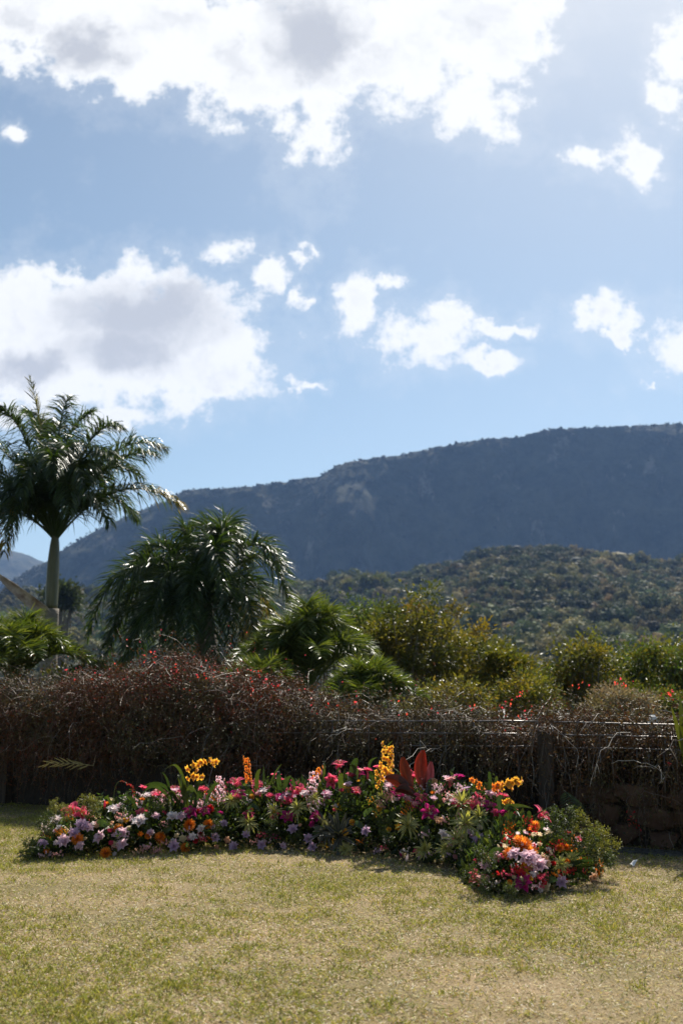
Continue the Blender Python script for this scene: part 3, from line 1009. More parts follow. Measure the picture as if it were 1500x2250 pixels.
tree_px('leafy_tree', 'olive-green leafy tree with bare grey twigs in the middle, above the low palms', 'tree', 890, 1425, 19, 155, 122, 13000, 0.085, OLIVE, 51, nclump=90, clump_r=0.26)
tree_px('leafy_tree', 'fresh green leafy tree between the upright palm shrub and the olive-green tree', 'tree', 790, 1400, 22, 75, 80, 6500, 0.085, GRN, 52, nclump=50, clump_r=0.3)
tree_px('leafy_tree', 'yellow-green leafy tree right of the olive-green tree', 'tree', 1100, 1490, 18, 115, 88, 9500, 0.075, YG, 53, nclump=60, clump_r=0.22)
tree_px('leafy_tree', 'olive-yellow leafy tree behind the flat roof end', 'tree', 1285, 1505, 20, 92, 98, 9000, 0.08, YG + OLIVE, 54, nclump=60, clump_r=0.24)
tree_px('leafy_tree', 'green leafy tree at the right edge behind the fence', 'tree', 1440, 1498, 21, 118, 92, 11000, 0.085, GRN + YG[:2], 55, nclump=70, clump_r=0.28)
tree_px('leafy_tree', 'dark olive tree standing tallest behind the yellow-green tree', 'tree', 1010, 1450, 23, 110, 85, 8000, 0.09, OLIVE, 151, nclump=70, clump_r=0.3)
tree_px('leafy_tree', 'dark green tree in the gap left of the flat roof end', 'tree', 1195, 1515, 24, 80, 62, 5000, 0.09, OLIVE + GRN, 152, nclump=50, clump_r=0.3)
tree_px('leafy_tree', 'dull green tree behind the pale tan bush', 'tree', 1375, 1495, 25, 70, 70, 5500, 0.09, GRN + OLIVE, 153, nclump=50, clump_r=0.32)
tree_px('leafy_tree', 'shaded green tree behind the upright palm shrub', 'tree', 715, 1420, 24, 90, 70, 5000, 0.09, GRN, 154, nclump=50, clump_r=0.3)
tree_px('dry_bush', 'pale tan dry bush behind the fence at the right', 'bush', 1360, 1560, 14.5, 80, 56, 8000, 0.045, TAN, 56, nclump=70, clump_r=0.14, matl='dry', trunk_r=0.03)
tree_px('leafy_bush', 'olive bush filling the gap under the yellow-green tree', 'bush', 1150, 1540, 16.5, 95, 48, 4500, 0.06, OLIVE + YG, 158, nclump=50, clump_r=0.2, trunk_r=0.04)
tree_px('leafy_bush', 'low green bush at the foot of the right edge tree', 'bush', 1460, 1555, 16, 80, 40, 4000, 0.06, GRN + OLIVE, 159, nclump=45, clump_r=0.2, trunk_r=0.04)
tree_px('leafy_bush', 'dull green bush between the left palm shrub and the bushy dark palm', 'bush', 215, 1500, 15.5, 90, 48, 3600, 0.06, OLIVE + GRN, 57, nclump=50, clump_r=0.2, trunk_r=0.04)
tree_px('leafy_bush', 'low olive bush behind the middle of the fence', 'bush', 985, 1545, 15, 120, 40, 4200, 0.06, OLIVE, 58, nclump=60, clump_r=0.18, trunk_r=0.04)
tree_px('round_tree', 'round-crowned dark tree standing behind the tall palm trunk', 'tree', 135, 1310, 110, 38, 34, 2600, 0.55, [(0.04, 0.055, 0.03), (0.055, 0.07, 0.035)], 59, nclump=40, clump_r=0.8, trunk_r=0.3, matl='dullleaf')
tree_px('hill_tree', 'larger of two lone trees on the hill crest under the mountain', 'tree', 815, 1284, 560, 34, 24, 1800, 1.8, FOREST[:3], 60, nclump=30, clump_r=2.6, trunk_r=0.5, matl='dullleaf')
tree_px('hill_tree', 'smaller of two lone trees on the hill crest under the mountain', 'tree', 762, 1290, 560, 14, 18, 700, 1.6, FOREST[1:4], 61, nclump=14, clump_r=1.8, trunk_r=0.35, matl='dullleaf')
rg = np.random.default_rng(66)
for k in range(26):
    px = 1010 + rg.uniform(0, 490); py = rg.uniform(1362, 1440)
    Yk = float(np.interp(py, [1360, 1440], [215, 150]) * rg.uniform(0.94, 1.06))
    X = (px - 750) / FPX * Yk
    zg = float(terrain_z(X, Yk))
    r = rg.uniform(2.0, 3.2)
    broad_tree('hillside_tree', 'dark round-crowned tree at the foot of the wooded hill', 'tree', (X, Yk, zg), (X, Yk, zg + r * 1.35), (r, r, r * 0.85), 900, 0.62,
               [(0.028, 0.040, 0.016), (0.045, 0.055, 0.022), (0.038, 0.05, 0.025)], 700 + k, nclump=26, clump_r=0.9, group='trees at the foot of the wooded hill', matl='dullleaf', trunk_r=0.16, limbs=3, width=0.8)

# ------------------------------------------------------------------ flat roof and rock beyond the hedge
ra = at(862, 1578, 24); rb = at(1288, 1577, 24)
shed = thing('shed', 'low shed with a thin flat grey roof beyond the fence', 'shed', ((ra[0] + rb[0]) / 2, 25.5, terrain_z((ra[0] + rb[0]) / 2, 25.5)))
ox, oy, oz = shed.location
zt = ra[2] - oz
V, Q = box(ra[0] - ox, rb[0] - ox, -1.5, 2.2, zt - 0.09, zt)
V[:, 2] += np.where(V[:, 1] > 0, 0.10, 0.0)
Geo().add(V, Q).build('roof', M['roof'], shed, smooth=False)
V, Q = box(ra[0] - ox + .3, rb[0] - ox - .5, -1.1, 1.9, 0, zt - 0.095)
Geo().add(V, Q).build('wall', M['shedwall'], shed, smooth=False)
hr = at(1330, 1468, 95)
hz = float(terrain_z(hr[0], 95))
house = thing('far_house', 'tiny pale grey roof among the trees at the foot of the hill', 'house', (hr[0], 95, min(hz, hr[2] - 2.2)))
hh = hr[2] - house.location.z
V = np.array([(-.75, -1, hh - .15), (.75, -1, hh - .15), (.75, 1, hh - .15), (-.75, 1, hh - .15), (-.75, 0, hh + .35), (.75, 0, hh + .35)])
Geo().add(V, [(0, 1, 5, 4), (2, 3, 4, 5), (0, 3, 2, 1)], [(0, 4, 3), (1, 2, 5)]).build('roof', M['roof'], house, smooth=False)
V, Q = box(-.65, .65, -.85, .85, -0.5, hh - .16)
Geo().add(V, Q).build('wall', M['shedwall'], house, smooth=False)

# ------------------------------------------------------------------ stone wall, drain, fence
rg = np.random.default_rng(71)
wall = thing('stone_wall', 'low dark red-brown stone wall under the hanging hedge', 'wall', (FENCE_A[0], FENCE_A[1], 0))
WL = float(np.linalg.norm(FENCE_B - FENCE_A))
wang = math.atan2(FDIR[1], FDIR[0])
wall.rotation_euler = (0, 0, wang)      # local x runs along the wall, local -y faces the lawn
V, Q = box(-0.8, WL + 1.0, 0.08, 0.42, -0.05, 0.52)
Geo().add(V, Q).build('core', M['shade_core'], wall, smooth=False)


def along(px):
    return float((fence_pt(px) - FENCE_A) @ FDIR)


def lumpy_stone(w, h, d, rg):
    import bmesh
    n = 9
    angs = np.sort(rg.uniform(0, 2 * math.pi, n) * 0.25 + np.linspace(0, 2 * math.pi, n, endpoint=False))
    sq = 1 / np.maximum(np.abs(np.cos(angs)), np.abs(np.sin(angs))) ** 0.75
    px_ = np.cos(angs) * sq * w / 2 * rg.uniform(.86, 1.0, n); pz_ = np.sin(angs) * sq * h / 2 * rg.uniform(.86, 1.0, n)
    V = []
    for (k, yy) in ((1.0, d), (1.0, d * 0.3), (0.86, 0.0)):
        for a, b in zip(px_, pz_):
            V.append((a * k + rg.normal(0, .008), yy + rg.normal(0, .014), b * k + rg.normal(0, .006)))
    V.append((0, -0.02, 0))
    Q = [(r * n + i, r * n + (i + 1) % n, (r + 1) * n + (i + 1) % n, (r + 1) * n + i) for r in range(2) for i in range(n)]
    T = [(2 * n + i, 2 * n + (i + 1) % n, 3 * n) for i in range(n)]
    return Geo().add(np.array(V), Q, T).mesh('stone', M['stone'], False)


stones = [lumpy_stone(rg.uniform(.28, .5), rg.uniform(.17, .26), .12, rg) for _ in range(8)]
for row, z0 in enumerate((0.10, 0.28, 0.44)):
    x = along(1225) - row * .1
    while x < WL + 0.9:
        w = rg.uniform(.27, .44)
        o = link('stone', stones[rg.integers(0, 8)], wall, (x + w / 2, -0.015 + rg.normal(0, .012), z0 + rg.normal(0, .012)), (0, rg.choice([0, math.pi]) + rg.normal(0, .08), 0))
        x += w + .012

drain = thing('drain_grate', 'slotted dark iron drain channel on the lawn below the stone wall', 'drain', (FENCE_A[0], FENCE_A[1], 0))
drain.rotation_euler = (0, 0, wang)
g = Geo()
V, Q = box(6.2, WL + .9, -0.36, -0.335, 0, 0.022); g.add(V, Q)
V, Q = box(6.2, WL + .9, -0.165, -0.14, 0, 0.022); g.add(V, Q)
V, Q = box(6.2, WL + .9, -0.34, -0.16, 0.001, 0.004); g.add(V, Q)
g.build('frame', M['grate'], drain, smooth=False)
V, Q = box(-.012, .012, -.087, .087, 0, 0.015)
bm_ = Geo().add(V, Q).mesh('bar', M['grate'], False)
for k in range(int((WL + .9 - 6.2) / .055)):
    link('bar', bm_, drain, (6.24 + k * .055, -0.25, 0.006), (0, 0, R(-28)))

fence = thing('wire_fence', 'low dark metal rail fence with thin uneven uprights along the hedge', 'fence', (FENCE_A[0], FENCE_A[1], 0))
fence.rotation_euler = (0, 0, wang)


def rail_z(px, y):
    p = fence_pt(px)
    return float(at(px, y, p[1])[2])


FY = -0.10


def rail(px0, y0, px1, y1, r):
    a, b = along(px0), along(px1)
    pts = np.linspace((a, FY, rail_z(px0, y0)), (b, FY, rail_z(px1, y1)), 9)
    pts[1:-1] += rg.normal(0, .003, (7, 3)) * np.array([0, 1, 1])
    Geo().add(*tube(pts, r, 6)).build('rail', M['metal'], fence)


rail(640, 1583, 1187, 1585, .008); rail(1217, 1586, 1600, 1594, .0085)
rail(560, 1609, 1187, 1611, .007); rail(1217, 1612, 1600, 1622, .0075)
rail(880, 1637, 1187, 1639, .006); rail(1217, 1640, 1600, 1650, .006)
rail(-90, 1517, 135, 1519, .008); rail(-90, 1547, 130, 1549, .006)


def upright(px, ya, yb, r=.006):
    a = along(px)
    pts = np.array([(a, FY + rg.normal(0, .003), rail_z(px, ya)), (a + rg.normal(0, .006), FY, (rail_z(px, ya) + rail_z(px, yb)) / 2), (a + rg.normal(0, .006), FY, rail_z(px, yb))])
    Geo().add(*tube(pts, r, 5)).build('upright', M['metal'], fence)


for px, a_, b_ in [(1048, 1585, 1612), (1187, 1584, 1660), (1218, 1585, 1660), (1366, 1590, 1616), (1075, 1611, 1640), (1337, 1615, 1643), (1462, 1620, 1646), (1140, 1638, 1700),
                   (1243, 1641, 1720), (1269, 1642, 1710), (1295, 1642, 1690), (1320, 1643, 1730), (1347, 1643, 1720), (1458, 1646, 1740), (1485, 1622, 1750), (930, 1611, 1680), (985, 1612, 1690),
                   (820, 1583, 1660), (740, 1583, 1650), (38, 1518, 1560), (128, 1518, 1600), (1400, 1644, 1700), (1425, 1645, 1690)]:
    upright(px, a_, b_)
pa = along(1204)
V, Q = box(pa - .07, pa + .07, -.15, -.02, 0, rail_z(1204, 1606))
Geo().add(V, Q).build('post', M['darkwood'], fence, smooth=False)
pa = along(20)
V, Q = box(pa - .06, pa + .06, -.06, .06, 0, rail_z(20, 1530))
Geo().add(V, Q).build('post', M['darkwood'], fence, smooth=False)

# ------------------------------------------------------------------ the dry creeper hedge
HTX = [-120, 0, 60, 130, 200, 260, 320, 360, 400, 440, 490, 540, 600, 680, 780, 900, 1020, 1150, 1260, 1350, 1430, 1520, 1640]
HTY = [1530, 1530, 1518, 1512, 1496, 1486, 1480, 1460, 1446, 1462, 1492, 1508, 1520, 1546, 1570, 1578, 1576, 1584, 1594, 1592, 1584, 1580, 1580]


def hedge_top(s):
    """height of the hedge's top at distance s along the fence line"""
    p = FENCE_A[None] + FDIR[None] * np.asarray(s)[:, None]
    px = 750 + p[:, 0] / p[:, 1] * FPX * 0.985
    y = np.interp(px, HTX, HTY)
    b = (1125.0 - y) / FPX
    return EYE + p[:, 1] * (math.sin(PITCH) + math.cos(PITCH) * b) / (math.cos(PITCH) - math.sin(PITCH) * b), px


def wpt(s, d, z):
    """world point from distance along the fence, distance behind it and height"""
    s = np.asarray(s)[..., None]; d = np.asarray(d)[..., None]
    xy = FENCE_A + FDIR * s + FNRM * d
    return np.concatenate([xy, np.asarray(z)[..., None]], -1)


DRYC = [(0.160, 0.081, 0.029), (0.209, 0.119, 0.046), (0.120, 0.064, 0.022), (0.249, 0.162, 0.067), (0.170, 0.064, 0.026)]
REDC = [(0.210, 0.052, 0.022), (0.168, 0.068, 0.025), (0.252, 0.081, 0.034), (0.126, 0.061, 0.018), (0.105, 0.068, 0.016)]
OLIVED = [(0.075, 0.07, 0.028), (0.10, 0.085, 0.035), (0.055, 0.055, 0.022), (0.13, 0.10, 0.045)]
PALE = [(0.45, 0.40, 0.34), (0.36, 0.30, 0.25), (0.28, 0.22, 0.17)]


def build_hedge(label, s0, s1, seed, palette, density, bulge, recess):
    rg = np.random.default_rng(seed)
    mid = wpt(np.array([(s0 + s1) / 2]), np.array([0.1]), np.array([0.0]))[0]
    h = thing('creeper_hedge', label, 'hedge', mid)
    Ln = s1 - s0
    # tangled twigs: short wandering runs that start all through the hedge, arch outwards and hang
    n = int(Ln * density)
    s = rg.uniform(s0, s1, n)
    top, px = hedge_top(s)
    top = np.maximum(top + (fbm(s * 2.2 + seed, s * 0 + 3) - 0.5) * 0.3 + (fbm(s * 11 + seed, s * 0 + 5) - 0.5) * 0.2, 0.5)
    u = 1 - rg.random(n) ** 2.6 * 0.95
    lump = 0.22 * (fbm(s * 1.8 + 20, u * 2.5 + seed) - 0.5)
    fr = -bulge * np.sin(np.pi * np.clip((u - 0.28) / 0.85, 0, 1)) + recess * np.clip((0.55 - u) / 0.2, 0, 1) + lump     # front face: bulges near the top, set back below
    d = fr + (0.65 - fr) * rg.random(n) ** 1.8
    round_ = np.sqrt(np.clip(1 - ((d - 0.2) / 0.62) ** 2 * 0.45, 0.2, 1))
    K = 8
    step = rg.uniform(0.028, 0.075, n) * np.where(rg.random(n) < .12, 1.7, 1.0)
    hang = rg.random(n) < (0.2 if bulge > .2 else 0.4)
    step = step * np.where(hang, 1.5, 1.0)
    P = np.empty((n, K, 3))
    P[:, 0] = wpt(s, d, top * u * round_)
    outw = np.array([-FNRM[0], -FNRM[1], 0])
    D = unit(rg.normal(size=(n, 3)) * np.array([1.0, 0.8, 0.7]) + outw * np.where(d < 0.2, 0.5, -0.15)[:, None] + np.array([0, 0, 1.0]) * np.where(u > 0.7, 0.55, -0.25)[:, None])
    D[hang] = unit(D[hang] + outw * 0.8)
    wild = (rg.random(n) < 0.07) & (u > 0.6)          # loose sprays that stand out of the top
    hang &= ~wild
    P[wild, 0, 2] = (top * round_)[wild] * 0.97
    D[wild] = unit(D[wild] * 0.8 + np.array([0, 0, 1.1]))
    step = np.where(wild, rg.uniform(0.035, 0.075, n), step)
    for k in range(1, K):
        D = unit(D + rg.normal(0, 0.30, (n, 3)) + np.array([0, 0, -1.0]) * np.where(hang, 0.85, np.where(wild, 0.2, 0.26))[:, None])
        P[:, k] = P[:, k - 1] + D * step[:, None]
    P[:, :, 2] = np.maximum(P[:, :, 2], 0.01)
    P -= mid
    side = unit(rg.normal(size=(n, 3)))
    W = rg.uniform(0.0014, 0.0036, n)[:, None] * np.linspace(1.1, 0.5, K)[None]
    V = np.empty((n, 2 * K, 3))
    V[:, 0::2] = P - side[:, None] * W[..., None]; V[:, 1::2] = P + side[:, None] * W[..., None]
    i = np.arange(K - 1) * 2
    q = np.stack([i, i + 1, i + 3, i + 2], -1)
    Qa = (q[None] + (np.arange(n) * 2 * K)[:, None, None]).reshape(-1, 4)
    c = pick(palette + PALE[1:], n, rg, 0.25) * 0.48
    Geo().add(V.reshape(-1, 3), Qa, None, np.repeat(c, 2 * K, 0)).build('stems', M['twig'], h, smooth=False, kind='stuff')
    # small leaves and seed husks on the twigs
    nl = int(Ln * (17000 if bulge > .2 else 12000))
    k = rg.integers(0, n, nl); f = rg.uniform(0.12, 1.0, nl) * (K - 1)
    i0 = np.minimum(f.astype(int), K - 2); fr_ = (f - i0)[:, None]
    pos = P[k, i0] * (1 - fr_) + P[k, i0 + 1] * fr_ + rg.normal(0, 0.02, (nl, 3))
    pos[:, 2] = np.maximum(pos[:, 2], 0.012)
    dirs = unit(rg.normal(size=(nl, 3)) + np.array([0, -0.2, -0.35]))
    sz = rg.uniform(0.016, 0.042, nl)
    zone = fbm(pos[:, 0] * 1.6 + 40, pos[:, 2] * 2.2 + seed)[:, None]
    lcol = np.where(rg.random((nl, 1)) < np.clip((zone - .42) * 4, .06, .85), pick(OLIVED, nl, rg, .25), pick(palette, nl, rg, .3) * .58)
    Geo().inst(LEAFV, None, LEAFT, pos, frames(dirs, rg=rg) * np.stack([sz * .5, sz, sz], -1)[:, None, :], lcol).build('leaves', M['dry'], h, smooth=False, kind='stuff')
    # near-black leaves packed inside, their colour standing in for deep shade
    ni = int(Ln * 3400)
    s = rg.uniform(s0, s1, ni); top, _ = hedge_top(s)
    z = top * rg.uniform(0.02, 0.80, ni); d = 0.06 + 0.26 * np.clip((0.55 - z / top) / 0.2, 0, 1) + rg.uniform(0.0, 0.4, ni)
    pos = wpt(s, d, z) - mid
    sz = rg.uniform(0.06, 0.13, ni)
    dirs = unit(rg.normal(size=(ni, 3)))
    Geo().inst(LEAFV, None, LEAFT, pos, frames(dirs, rg=rg) * np.stack([sz * .7, sz, sz], -1)[:, None, :], pick([(0.03, 0.022, 0.014), (0.045, 0.032, 0.02)], ni, rg, 0.2)).build('shade_leaves', M['dry'], h, smooth=False, kind='stuff')
    # pale bare canes standing out of the top and front
    nc = int(Ln * 6)
    for _ in range(nc):
        s = rg.uniform(s0, s1); tp, _ = hedge_top(np.array([s])); tp = float(tp[0])
        ln = rg.uniform(0.25, 0.6)
        sg = rg.choice([-1, 1])
        if rg.random() < 0.8:
            p0 = wpt(np.array([s]), np.array([rg.uniform(-.05, .4)]), np.array([tp - .12]))[0]
            p1 = p0 + np.array([sg * ln * .25, rg.uniform(-.15, .1), ln * rg.uniform(.35, .75)])
            p2 = p0 + np.array([sg * ln * rg.uniform(.5, 1.1), rg.uniform(-.3, .1), ln * rg.uniform(-.05, .45)])
        else:
            p0 = wpt(np.array([s]), np.array([-.15]), np.array([tp * rg.uniform(.6, .95)]))[0]
            p1 = p0 + np.array([sg * ln * .4, -.28, ln * .22])
            p2 = p0 + np.array([sg * ln * .75, -.30, -ln * rg.uniform(.1, .6)])
        pts = bez(p0, p1, p2, 9) - mid
        pts[1:] += rg.normal(0, .014, (8, 3))
        g = Geo()
        cc = np.array(PALE[rg.integers(0, 2)])
        g.add(*tube(pts, np.linspace(.0042, .0016, 9), 5), col=cc)
        for w in range(rg.integers(2, 6)):
            j = rg.integers(3, 9)
            dv = unit(rg.normal(size=3) + (pts[min(j, 8)] - pts[j - 1]) * 20)
            l2 = rg.uniform(.05, .14)
            g.add(*tube(bez(pts[j], pts[j] + dv * l2 * .5, pts[j] + dv * l2 + np.array([0, 0, -.02]), 4), np.linspace(.003, .0015, 4), 4), col=cc)
        g.build('cane', M['twig'], h)
    return h, P, mid


SPL = along(640)
h1, P1, mid1 = build_hedge('tall mounded brown creeper hedge with red blossoms at the left', -0.75, SPL, 81, REDC + DRYC[:2], 1900, 0.42, 0.28)
h2, P2, mid2 = build_hedge('lower dry brown creeper hedge hanging over the fence at the right', SPL, WL + 0.85, 82, DRYC, 1500, 0.04, 0.0)


def blossoms(h, mid, spots, seed):
    rg = np.random.default_rng(seed)
    g = Geo()
    for (px, py, n, sp) in spots:
        p = fence_pt(px); c = at(px, py, p[1] - 0.12)
        pos = c + rg.normal(0, 1, (n, 3)) * np.array([sp, 0.1, sp * .7]) - mid
        dirs = unit(rg.normal(size=(n, 3)))
        sz = rg.uniform(.018, .034, n)
        g.inst(LEAFV, None, LEAFT, pos, frames(dirs, rg=rg) * np.stack([sz * .7, sz, sz], -1)[:, None, :], pick([(0.62, 0.04, 0.035), (0.70, 0.10, 0.06), (0.55, 0.06, 0.08)], n, rg, 0.15))
    g.build('blossoms', M['petal'], h, smooth=False, kind='stuff')


blossoms(h1, mid1, [(385, 1490, 120, .09), (300, 1500, 26, .08), (560, 1500, 50, .14), (600, 1525, 30, .12), (350, 1520, 40, .1), (225, 1530, 16, .06), (310, 1600, 14, .05), (30, 1570, 14, .05), (170, 1480, 12, .08),
                    (370, 1450, 40, .3), (520, 1495, 30, .3), (280, 1485, 26, .3), (610, 1530, 24, .25), (200, 1505, 18, .25), (330, 1440, 12, .05), (480, 1480, 30, .12), (120, 1550, 10, .2), (440, 1540, 30, .2), (250, 1500, 20, .15), (60, 1640, 8, .1)], 83)
blossoms(h2, mid2, [(1040, 1552, 8, .02), (1110, 1550, 12, .05), (1165, 1572, 14, .08), (1270, 1505, 6, .02), (1362, 1500, 18, .03), (1470, 1525, 18, .03), (1390, 1812, 14, .03), (1385, 1790, 8, .02), (1145, 1525, 6, .03), (760, 1545, 12, .1),
                    (860, 1560, 12, .15), (960, 1560, 12, .15), (1465, 1677, 4, .01), (1120, 1590, 8, .1), (690, 1560, 14, .1)], 84)

# a tuft of strap leaves poking in at the right edge
rg = np.random.default_rng(85)
fb = fence_pt(1515)
ag = thing('strap_leaf_plant', 'yellow-green sword-leaved plant poking in at the right edge by the fence', 'plant', (fb[0], fb[1] - .25, 0.0))
c0 = at(1508, 1690, fb[1] - .25) - np.array(ag.location)
for tip, mid_ in [((1474, 1552), (1490, 1605)), ((1493, 1525), (1498, 1590)), ((1530, 1530), (1510, 1580)), ((1545, 1600), (1530, 1600)), ((1515, 1510), (1508, 1590))]:
    pts = bez(c0 + rg.normal(0, .01, 3), at(mid_[0], mid_[1], fb[1] - .25 - rg.uniform(0, .1)) - np.array(ag.location), at(tip[0], tip[1], fb[1] - .25 - rg.uniform(-.1, .2)) - np.array(ag.location), 9)
    V, Q = ribbon(pts, np.array([.018, .026, .03, .032, .03, .026, .02, .012, .001]), unit(np.array([1, 0.5, 0.15]) + rg.normal(0, .15, 3)))
    Geo().add(V, Q, None, (0.09, 0.10, 0.02)).build('leaf', M['leaf'], ag)
Geo().add(*tube(np.array([(0, 0, 0), c0 * .5, c0]), [.035, .03, .025], 7)).build('stem', M['bark'], ag)

# small pale frond sprig and dark fern in front of the hedge, white scrap at the rail
rg = np.random.default_rng(86)
p0 = at(205, 1683, 11.2)
spg = thing('dry_sprig', 'pale straw-coloured sprig jutting sideways from the hedge at the left', 'sprig', p0)
pts = bez((0, 0, 0), at(160, 1676, 11.1) - p0, at(108, 1678, 11.0) - p0, 10)
g = Geo(); g.add(*tube(pts, np.linspace(.005, .002, 10), 5), col=(0.32, 0.27, 0.12))
for j in range(1, 10):
    for q in range(2):
        dv = unit(np.array([-1.0, rg.normal(0, .4), rg.choice([-1, 1]) * rg.uniform(.2, .8)]))
        b = bez(pts[j], pts[j] + dv * .05, pts[j] + dv * .11 + np.array([-.03, 0, 0]), 4)
        V, Q = ribbon(b, [.004, .006, .005, .001], unit(np.cross(dv, (0, 1, .3)))); g.add(V, Q, None, (0.36, 0.31, 0.13))
g.build('twig', M['dry'], spg)
pst = wpt(np.array([along(205)]), np.array([.1]), np.array([p0[2] + .1]))[0]
Geo().add(*tube(bez(pst - p0, (pst - p0) * .5 + np.array([0, 0, .05]), (0, 0, 0), 6), [.006] * 6, 5), col=(0.25, 0.2, 0.1)).build('stem', M['twig'], spg)

fp = fence_pt(1245); f0 = at(1238, 1738, fp[1] - .32)
fern = thing('fern', 'dark green fern frond hanging below the hedge above the right flower end', 'fern', f0)
pts = bez((0, 0, 0), at(1256, 1745, fp[1] - .42) - f0, at(1272, 1805, fp[1] - .48) - f0, 14)
g = Geo(); g.add(*tube(pts, np.linspace(.004, .0015, 14), 4), col=(0.05, 0.07, 0.03))
for j in range(2, 14):
    for sg in (-1, 1):
        ll = .10 * math.sin(math.pi * (j / 15.0)) + .02
        dv = unit(np.array([sg * 1.0, -.2, -.35]))
        b = bez(pts[j], pts[j] + dv * ll * .5, pts[j] + dv * ll + np.array([0, 0, -.02]), 4)
        V, Q = ribbon(b, [.004, .006, .005, .001], unit(np.cross(dv, (0, 1, 0)))); g.add(V, Q, None, (0.05, 0.075, 0.035))
g.build('frond', M['leaf'], fern)
Geo().add(*tube(bez((0, .3, .05), (0, .15, .1), (0, 0, 0), 5), [.004] * 5, 4), col=(0.1, 0.07, 0.04)).build('stem', M['twig'], fern)

wp = fence_pt(1433); w0 = at(1433, 1583, wp[1] + .05)
n1, n2 = 9, 12
V = []
for i in range(n1):
    th = math.pi * i / (n1 - 1)
    for j in range(n2):
        ph = 2 * math.pi * j / n2
        r = .042 * (1 + .28 * (rg.random() - .5)) * (1 + .12 * math.sin(5 * ph + i))
        V.append((r * math.sin(th) * math.cos(ph), .8 * r * math.sin(th) * math.sin(ph), 1.1 * r * math.cos(th)))
i, j = np.meshgrid(np.arange(n1 - 1), np.arange(n2), indexing='ij')
Q = np.stack([i * n2 + j, (i + 1) * n2 + j, (i + 1) * n2 + (j + 1) % n2, i * n2 + (j + 1) % n2], -1).reshape(-1, 4)
sw = Geo().add(np.array(V), Q).build('white_scrap', M['white'], None, smooth=False, label='small crumpled white scrap caught at the top fence rail on the right', category='scrap')
sw.location = w0
ptl = ground_at(1391, 1904)
V, Q = grid_mesh(np.array([[(a * .035 * (1 - .5 * b * b), b * .022, .02 + .018 * math.sin(2 * a + b) - .012 * b * b) for b in np.linspace(-1, 1, 5)] for a in np.linspace(-1, 1, 6)]))
pt = Geo().add(V, Q).build('fallen_petal', M['white'], None, label='small white petal lying on the lawn near the drain', category='petal')
pt.location = ptl + np.array([0, 0, .012])

# ------------------------------------------------------------------ lawn grass
rg = np.random.default_rng(91)
NB = 420000
Y = 3.4 + (13.2 - 3.4) * rg.random(NB * 2) ** 1.25
X = rg.uniform(-1, 1, NB * 2) * (0.41 * Y + 0.5)
patch = fbm(X * 0.8 + 3, Y * 0.8, 5)
fine_ = fbm(X * 7 + 50, Y * 7, 3)
keep = (rg.random(NB * 2) < np.clip(0.38 + 1.5 * (0.62 - patch) + 1.3 * (fine_ - 0.5), 0.16, 1)) & (Y < fence_y(X) + .05)
X, Y, patch, fine_ = X[keep][:NB], Y[keep][:NB], patch[keep][:NB], fine_[keep][:NB]
n = len(X)
far_green = np.clip((Y - 7.2) / 4.0, 0, 1)
left_green = np.clip((-X - 1.6) / 2.0, 0, 1) * np.clip((Y - 6.5) / 2.5, 0, 1)
green_p = np.clip(0.37 + 0.7 * (0.50 - patch) + 0.7 * (fine_ - .5) + 0.22 * far_green + .35 * left_green, 0.06, 0.93)
isg = rg.random(n) < green_p
straw = pick([(0.48, 0.37, 0.22), (0.56, 0.46, 0.31), (0.38, 0.27, 0.16), (0.62, 0.56, 0.44)], n, rg, 0.26)
green = pick([(0.24, 0.24, 0.04), (0.30, 0.29, 0.06), (0.17, 0.19, 0.035), (0.36, 0.32, 0.09)], n, rg, 0.26)
col = np.where(isg[:, None], green, straw)
upz = np.where(isg, rg.uniform(0.15, 1.1, n), rg.uniform(-0.02, 0.45, n))
a = rg.uniform(0, 2 * math.pi, n)
dirs = unit(np.stack([np.cos(a), np.sin(a), upz], -1))
ln = np.where(isg, rg.uniform(0.014, 0.036, n), rg.uniform(0.012, 0.032, n))
tuft = np.clip((fbm(X * 22 + 9, Y * 22, 2) - .52) * 5, 0, 1)
ln = ln * (1 + .45 * tuft * isg)
dirs = unit(dirs + np.array([0, 0, 1.0]) * (tuft * isg * .8)[:, None])
wd = np.where(isg, rg.uniform(0.003, 0.0052, n), rg.uniform(0.0025, 0.0046, n))
sd = unit(np.cross(dirs, unit(rg.normal(size=(n, 3)) + np.array([0, 0, 1.2]))))
nr = unit(np.cross(sd, dirs))
base = np.stack([X, Y, rg.uniform(0.001, 0.008, n)], -1)
V = np.empty((n, 5, 3))
V[:, 0] = base - sd * wd[:, None] * .5; V[:, 1] = base + sd * wd[:, None] * .5
midp = base + dirs * ln[:, None] * .55 + nr * ln[:, None] * .06
V[:, 2] = midp - sd * wd[:, None] * .45; V[:, 3] = midp + sd * wd[:, None] * .45
V[:, 4] = base + dirs * ln[:, None] + np.array([0, 0, -1]) * (ln * rg.uniform(0, .35, n))[:, None]
V[:, 2:, 2] = np.maximum(V[:, 2:, 2], 0.003)
off = (np.arange(n) * 5)[:, None, None]
Qa = (np.array([(0, 1, 3, 2)])[None] + off).reshape(-1, 4)
Ta = (np.array([(2, 3, 4)])[None] + off).reshape(-1, 3)
Geo().add(V.reshape(-1, 3), Qa, Ta, np.repeat(col, 5, 0)).build('grass', M['grass'], smooth=False, kind='stuff', label='short half-dry mown grass covering the lawn', category='grass')

# ------------------------------------------------------------------ the flower arrangement on the lawn
rg = np.random.default_rng(101)
arr = thing('flower_arrangement', 'long curved bank of mixed pink, white, orange and yellow flowers on the lawn', 'flowers', ground_at(640, 1850))
A0 = np.array(arr.location)
